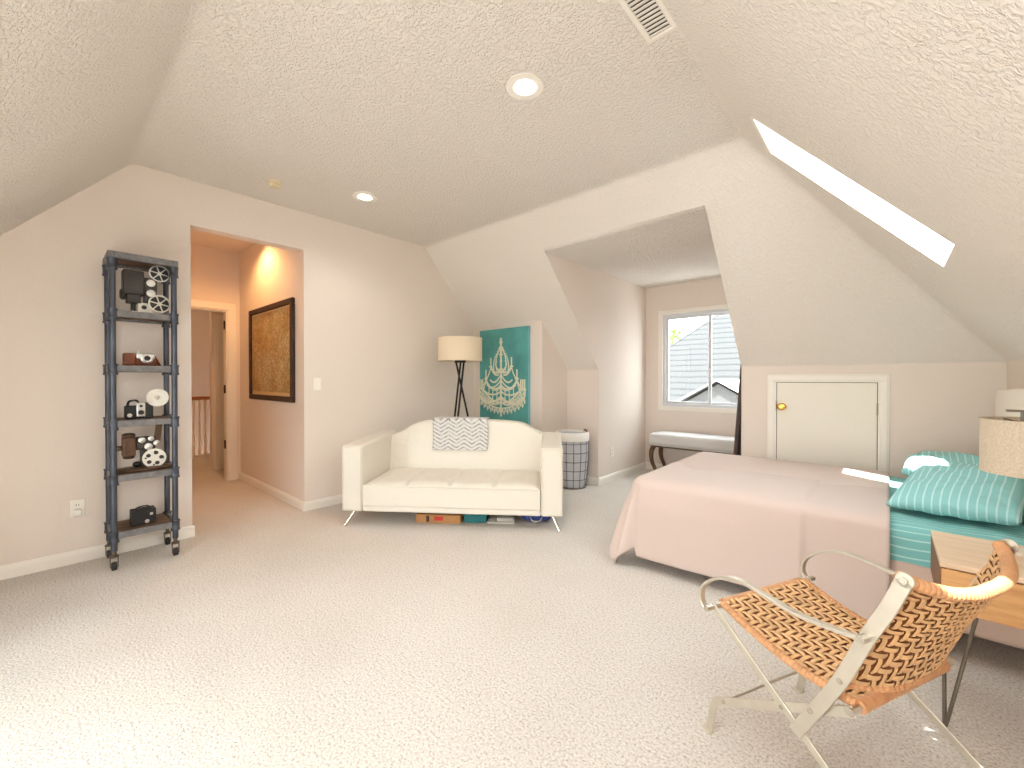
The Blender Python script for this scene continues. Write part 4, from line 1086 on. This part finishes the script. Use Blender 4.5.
# ------------------------------------------------------------------ woven campaign chair
chx = thing('woven_chair', 'steel folding armchair with a woven tan leather seat and back', 'chair', (-.348, 1.748, 0), -3.585)
W = .239
F, R_, U = (-.018,.446), (-.428,.385), None
foot = [(.006,.0), (-.004,.05), (-.012,.095), (-.03,.128), (-.062,.149), (-.11,.18), (-.253,.272), (-.341,.328), (-.436,.389)]
foot = bez2(foot, 4)
upr = bez2([(-.298,.236), (-.342,.318), (-.411,.455), (-.467,.594), (-.510,.689), (-.540,.768)], 5)
arm = bez2([(-.004,.440), (.012,.466), (.004,.510), (-.035,.550), (-.100,.584), (-.16,.591), (-.235,.583), (-.309,.578), (-.397,.586), (-.469,.599)], 5)
xe_ = -.018-.446/.69; bar1 = [(-.010,.452), (xe_+.012,.006), ]
for s in (1, -1):
    k = MB(); k.bar(foot, .026, .006, s*W); k.box(-.008,.03,s*W-.013,s*W+.013,0,.004); k.build('foot_bar', M['nickel'], chx, bevel=.0015, merge=False)
    k = MB(); k.bar(bar1, .022, .006, s*(W+.007)); k.box(xe_-.02,xe_+.02,s*(W+.007)-.012,s*(W+.007)+.012,0,.004); k.build('leg_bar', M['nickel'], chx, bevel=.0015, merge=False)
    k = MB(); k.bar(upr, .033, .006, s*(W+.014))
    k.lathe([(.018,-.003), (.018,.003)], 20, Matrix.Translation((upr[-1][0], s*(W+.014), upr[-1][1])) @ R90)
    k.build('upright', M['nickel'], chx, bevel=.0015, merge=False)
    # arm: strap laid flat, its width across the chair
    k = MB(); P_ = arm; n = len(P_); secs = []
    for i, (x, z_) in enumerate(P_):
        t_ = (V((P_[min(i+1,n-1)][0],0,P_[min(i+1,n-1)][1]))-V((P_[max(i-1,0)][0],0,P_[max(i-1,0)][1]))).normalized(); sn = V((-t_.z,0,t_.x))
        secs.append([k.bm.verts.new(V((x, s*(W+.028), z_))+sn*a_*.0045+V((0,b_*.011,0))) for a_, b_ in ((-1,-1),(1,-1),(1,1),(-1,1))])
    for A, B in zip(secs, secs[1:]):
        for q in range(4): k.bm.faces.new([A[q], A[(q+1)%4], B[(q+1)%4], B[q]])
    k.bm.faces.new(secs[0][::-1]); k.bm.faces.new(secs[-1])
    k.build('armrest', M['nickel'], chx, smooth=50, bevel=.002)
    for (x, z_), y0, y1, r in (((-.018,.446), W-.01, W+.042, .009), ((-.469,.599), W+.012, W+.044, .010), ((-.540,.768), W+.0, W+.022, .0075), ((-.257,.275), W-.008, W+.014, .006), ((-.341,.328), W-.006, W+.021, .007), ((-.411,.455), W+.005, W+.021, .007), ((-.428,.386), W-.03, W+.008, .011), ((-.056,.146), W-.008, W+.007, .006)):
        q = MB(); q.cyl((x, s*y0, z_), (x, s*y1, z_), r, 14); q.cyl((x, s*y1, z_), (x, s*(y1+.0006), z_), r*.45, 10); q.build('bolt', M['bolt'], chx, smooth=40, merge=False)
for (x, z_), r in (((-.056,.146), .0045), ((-.531,.092), .007)):
    MB().cyl((x,-W,z_), (x,W,z_), r, 10).build('cross_rod', M['nickel'], chx, smooth=40)
for (x, z_) in ((-.018,.446), (-.428,.386)):
    MB().cyl((x,-W,z_), (x,W,z_), .010, 12).build('seat_rail', M['nickel'], chx, smooth=40)

def weave(surf, nrm, nu, nv, wu=.86, wv=.86, amp=.0045, flat=.0028):
    """twill weave of leather straps on surf(u,v)->Vector in [0,1]^2"""
    mb = MB()
    def over(i, j): return ((i+j) % 4) < 2
    sub = 3
    def ribbon(kind, i, n_this, n_cross, width):
        prev = None
        N = n_cross*sub
        c = (i+.5)/n_this; hw2 = .5*width/n_this
        for s in range(N+1):
            t = s/N
            f_ = t*n_cross-.5; j0 = math.floor(f_); fr = f_-j0
            g = lambda j: (1 if over(i, j) else -1)*(1 if kind == 'u' else -1)
            fr_ = fr*fr*(3-2*fr); h = g(j0)*(1-fr_)+g(j0+1)*fr_
            ring = []
            for off_, up_ in ((-1, 0), (-.55, flat), (.55, flat), (1, 0), (0, -flat)):
                uv = (c+off_*hw2, t) if kind == 'u' else (t, c+off_*hw2)
                uv = (min(1, max(0, uv[0])), min(1, max(0, uv[1])))
                p = surf(*uv); nn = nrm(*uv)
                ring.append(mb.bm.verts.new(p+nn*(h*amp+up_)))
            if prev:
                m_ = len(ring)
                for q in range(m_): mb.bm.faces.new([prev[q], prev[(q+1)%m_], ring[(q+1)%m_], ring[q]])
            prev = ring
    for i in range(nu): ribbon('u', i, nu, nv, wu)
    for j in range(nv): ribbon('v', j, nv, nu, wv)
    return mb
def num_nrm(surf):
    def f_(u, v):
        d = .01
        a = surf(min(1,u+d), v)-surf(max(0,u-d), v); b_ = surf(u, min(1,v+d))-surf(u, max(0,v-d))
        return a.cross(b_).normalized()
    return f_
def wrap(path, r, pitch=.011, dep=.0022, seg=10):
    """leather-wrapped edge: ribbed tube"""
    P_ = [V(p) for p in path]; D = [0]
    for a, b_ in zip(P_, P_[1:]): D.append(D[-1]+(b_-a).length)
    n = int(D[-1]/pitch*4); Q = []; rr = []
    for i in range(n+1):
        s = D[-1]*i/n; j = max(q for q in range(len(D)) if D[q] <= s+1e-9); j = min(j, len(P_)-2)
        t = (s-D[j])/max(1e-9, D[j+1]-D[j]); Q.append(P_[j].lerp(P_[j+1], t)); rr.append(r-(dep if i % 4 == 0 else 0))
    mb = MB(); mb.tube(Q, rr, seg); return mb
SWD = .205
def seat_s(u, v):
    x = F[0]-.006+v*(R_[0]-F[0]+.006); z_ = F[1]+.010+v*(R_[1]-F[1])
    y = (u*2-1)*SWD
    sag = -.024*math.sin(PI*v)*(1-.25*(1-(2*u-1)**2))
    return V((x, y, z_+sag))
sn_ = num_nrm(seat_s)
weave(seat_s, sn_, 19, 24, wu=.66, wv=.66, amp=.0042, flat=.0026).build('woven_seat', M['cane'], chx, smooth=50, merge=False)
k = MB(); k.grid(lambda u, v: seat_s(u, v)-sn_(u, v)*.002*(1 if sn_(.5,.5).z > 0 else -1), 21, 21); k.build('seat_underlay', M['underlay'], chx, smooth=180, solid=.002)
for u, nm in ((0.0, 1), (1.0, 1)):
    wrap([seat_s(u, v/20)+V((0, .006*(1 if u else -1), -.002)) for v in range(21)], .0125).build('seat_edge_wrap', M['cane2'], chx, smooth=60)
wrap([V((F[0],y,F[1]+.002)) for y in (-SWD,-.1,0,.1,SWD)], .0155, .02, .002).build('seat_front_wrap', M['cane2'], chx, smooth=60)
wrap([V((R_[0],y,R_[1]+.002)) for y in (-SWD,-.1,0,.1,SWD)], .0175, .02, .002).build('seat_rear_wrap', M['cane2'], chx, smooth=60)
# back sling: from upright to upright, bulging to the rear
def up_at(t):
    i = t*(len(upr)-1); j = min(int(i), len(upr)-2); f_ = i-j
    return upr[j][0]*(1-f_)+upr[j+1][0]*f_, upr[j][1]*(1-f_)+upr[j+1][1]*f_
T0 = .40
def back_s(u, v):
    # u: across (0 = far side, 1 = near side), v: 0 bottom, 1 top
    x, z_ = up_at(T0+(1-T0)*v)
    y = (u*2-1)
    prof_ = (1-abs(y)**2.5)
    bul = (.060+.004*v)*prof_
    lo = -.018*prof_*(1-v) - .046*prof_*v**2
    yy_ = math.copysign(abs(y)**.92, y)*(W+.006)
    return V((x+.016-bul*1.05, yy_, z_+lo-.012*(1-v)))
bn_ = num_nrm(back_s)
weave(back_s, bn_, 28, 19, wu=.64, wv=.64, amp=.0042, flat=.0026).build('woven_back', M['cane'], chx, smooth=50, merge=False)
k = MB(); k.grid(lambda u, v: back_s(u, v), 31, 15); k.build('back_underlay', M['underlay'], chx, smooth=180, solid=.0015)
wrap([back_s(u/40, 1.0)+V((0,0,.0)) for u in range(41)], .0155, .012).build('back_top_wrap', M['cane2'], chx, smooth=60)
wrap([back_s(u/40, 0.0) for u in range(41)], .012, .016, .003).build('back_bottom_wrap', M['cane2'], chx, smooth=60)

# ------------------------------------------------------------------ outside
nh = thing('neighbor_house', 'grey shingled roof of the house next door seen through the dormer window', 'house', (0,0,0))
# main hip roof: slope facing the window (south), ridge further back
k = MB()
eL, eR = V((-11.0,12.5,-1.6)), V((4.0,12.5,-1.6))
rL, rR = V((-5.0,19.2,4.15)), V((1.5,19.2,4.15))
bL, bR = V((-11,26,-1.6)), V((4,26,-1.6))
k.quad([eL,eR,rR,rL]); k.quad([eL,rL,bL]); k.quad([eR,bR,rR]); k.quad([bL,rL,rR,bR])
k.build('roof', M['shingle'], nh, solid=.12)
k = MB(); k.tube([eL,rL], .07, 8); k.tube([rL,rR], .07, 8); k.build('ridge_cap', M['shingle'], nh, smooth=60, merge=False)
k = MB(); k.box(-10.6,3.6,12.9,25.6,-6,-1.7); k.build('walls', M['siding'], nh)
# small gable in front, lower right
k = MB()
k.quad([(-3.11,10.9,1.2), (-1.9,10.9,.5), (-1.9,13.6,.5), (-3.11,14.2,1.2)]); k.quad([(-3.11,10.9,1.2), (-3.11,14.2,1.2), (-4.32,13.6,.5), (-4.32,10.9,.5)])
k.build('gable_roof', M['gabletrim'], nh, solid=.03)
k = MB(); k.prism([(-3.11,11.1,1.1), (-2.1,11.1,.5), (-2.1,11.1,-3), (-4.1,11.1,-3), (-4.1,11.1,.5)], (0,2,0)); k.build('gable_wall', M['siding'], nh)
tr = thing('tree', 'leafy green tree rising behind the roof of the house next door', 'tree', (-10.6, 27.5, -6))
MB().tube([(0,0,0), (.1,0,4), (.0,.1,8)], [.22,.17,.08], 8).build('trunk', M['bark'], tr, smooth=60)
k = MB(); rnd = random.Random(3)
for i in range(900):
    th_ = rnd.uniform(0, 2*PI); ph_ = math.acos(rnd.uniform(-1, 1)); rr = rnd.uniform(.45, 1)**.5
    c_ = V((1.9*rr*math.sin(ph_)*math.cos(th_), 1.9*rr*math.sin(ph_)*math.sin(th_), 8.6+2.0*rr*math.cos(ph_)))
    a_ = V((rnd.uniform(-1,1), rnd.uniform(-1,1), rnd.uniform(-1,1))).normalized(); b_ = a_.cross(V((.3,.5,.8))).normalized(); s_ = rnd.uniform(.10,.2)
    k.quad([c_-a_*s_, c_+b_*s_*.6, c_+a_*s_, c_-b_*s_*.6])
k.build('foliage', M['leaf'], tr, merge=False)

# ------------------------------------------------------------------ light
w = bpy.data.worlds.new('World'); bpy.context.scene.world = w; w.use_nodes = True
nt = w.node_tree; bg = nt.nodes['Background']
SKY = 11.0
tc = nt.nodes.new('ShaderNodeTexCoord'); sx = nt.nodes.new('ShaderNodeSeparateXYZ'); rp = nt.nodes.new('ShaderNodeValToRGB')
nt.links.new(tc.outputs['Generated'], sx.inputs[0]); nt.links.new(sx.outputs[2], rp.inputs['Fac'])
e_ = rp.color_ramp.elements; e_[0].position = 0; e_[0].color = (.93,.97,1,1); e_[1].position = 1; e_[1].color = (.80,.91,1,1)
nt.links.new(rp.outputs['Color'], bg.inputs['Color']); 
ms = nt.nodes.new('ShaderNodeMath'); ms.operation = 'MULTIPLY_ADD'; ms.inputs[1].default_value = -.22*SKY; ms.inputs[2].default_value = .62*SKY
mz = nt.nodes.new('ShaderNodeMath'); mz.operation = 'MULTIPLY_ADD'; mz.inputs[1].default_value = 1.5*SKY
nt.links.new(sx.outputs[1], ms.inputs[0]); nt.links.new(sx.outputs[2], mz.inputs[0]); nt.links.new(ms.outputs[0], mz.inputs[2])
mm = nt.nodes.new('ShaderNodeMath'); mm.operation = 'MAXIMUM'; mm.inputs[1].default_value = .72*SKY
nt.links.new(mz.outputs[0], mm.inputs[0]); nt.links.new(mm.outputs[0], bg.inputs['Strength'])

def light(name, kind, loc, energy, color=(1,1,1), **kw):
    l = bpy.data.lights.new(name, kind); l.energy = energy; l.color = color
    for k_, v_ in kw.items(): setattr(l, k_, v_)
    o = bpy.data.objects.new(name, l); C.objects.link(o); o.location = loc
    return o
def aim(o, d): o.rotation_euler = V(d).to_track_quat('-Z', 'Y').to_euler()
sun = light('sun', 'SUN', (0,-5,9), 28, (1,.97,.93), angle=math.radians(.6)); aim(sun, (.05, .55, -1))
# daylight portals at the openings, added south windows included
def portal(name, loc, d, sx_, sy_):
    o = light(name, 'AREA', loc, 1, shape='RECTANGLE', size=sx_, size_y=sy_); aim(o, d)
    o.data.cycles.is_portal = True; return o
portal('portal_dormer', ((WX0+WX1)/2, DYW+.16, (WZ0+WZ1)/2), (0,-1,0), WX1-WX0, WZ1-WZ0)
portal('portal_south', ((SW[0]+SW[1])/2, SDY-.17, (SW[2]+SW[3])/2), (0,1,0), SW[1]-SW[0], SW[3]-SW[2])
for (y0, y1), (xs0, xs1) in zip(sky_y, sky_x):
    c_ = V(((xs0+xs1)/2, (y0+y1)/2, ze((xs0+xs1)/2)))+nE*.26
    o = portal('portal_skylight', c_, -nE, (xs1-xs0)*1.55, .54)
    Zq = nE; Xq = V((1,0,-KE)).normalized(); Yq = Zq.cross(Xq)
    o.rotation_euler = Matrix((Xq, Yq, Zq)).transposed().to_euler()
# room downlights and hall lamps, plus an added fill near the camera
for loc, en in (((-1.424,1.694,ZC-.03), 66), ((-3.283,1.816,ZC-.03), 26)):
    o = light('downlight', 'SPOT', loc, en, (1,.96,.91), spot_size=math.radians(150), spot_blend=.8, shadow_soft_size=.05)
o = light('flash_fill', 'POINT', (-.25,-.35,1.55), 27, (1,.97,.93), shadow_soft_size=.3)  # added fill standing in for a flash, no fixture; brightens the near slope
o = light('hall_downlight', 'SPOT', (-4.95,1.34,ZC-.03), 56, (1,.52,.2), spot_size=math.radians(150), spot_blend=.6, shadow_soft_size=.05)
o = light('landing_light', 'POINT', (-7.4,1.0,2.45), 13, (1,.60,.28), shadow_soft_size=.08)

# ------------------------------------------------------------------ camera and view
cd = bpy.data.cameras.new('camera'); cam = bpy.data.objects.new('camera', cd); C.objects.link(cam)
cd.sensor_fit = 'HORIZONTAL'; cd.sensor_width = 36; cd.lens = 419.77/1024*36; cd.clip_start = .05
cd.shift_y = (382.54-384)/1024
cam.location = (0,0,1.22); cam.rotation_euler = (PI/2-.0081, 0, .7298)
sc = bpy.context.scene; sc.camera = cam
sc.view_settings.view_transform = 'Standard'; sc.view_settings.look = 'None'; sc.view_settings.gamma = 1; sc.view_settings.use_curve_mapping = False
sc.view_settings.exposure = -0.17
sc.cycles.use_denoising = True
sc.cycles.max_bounces = 14; sc.cycles.diffuse_bounces = 10; sc.cycles.transparent_max_bounces = 16
sc.cycles.sample_clamp_indirect = 8
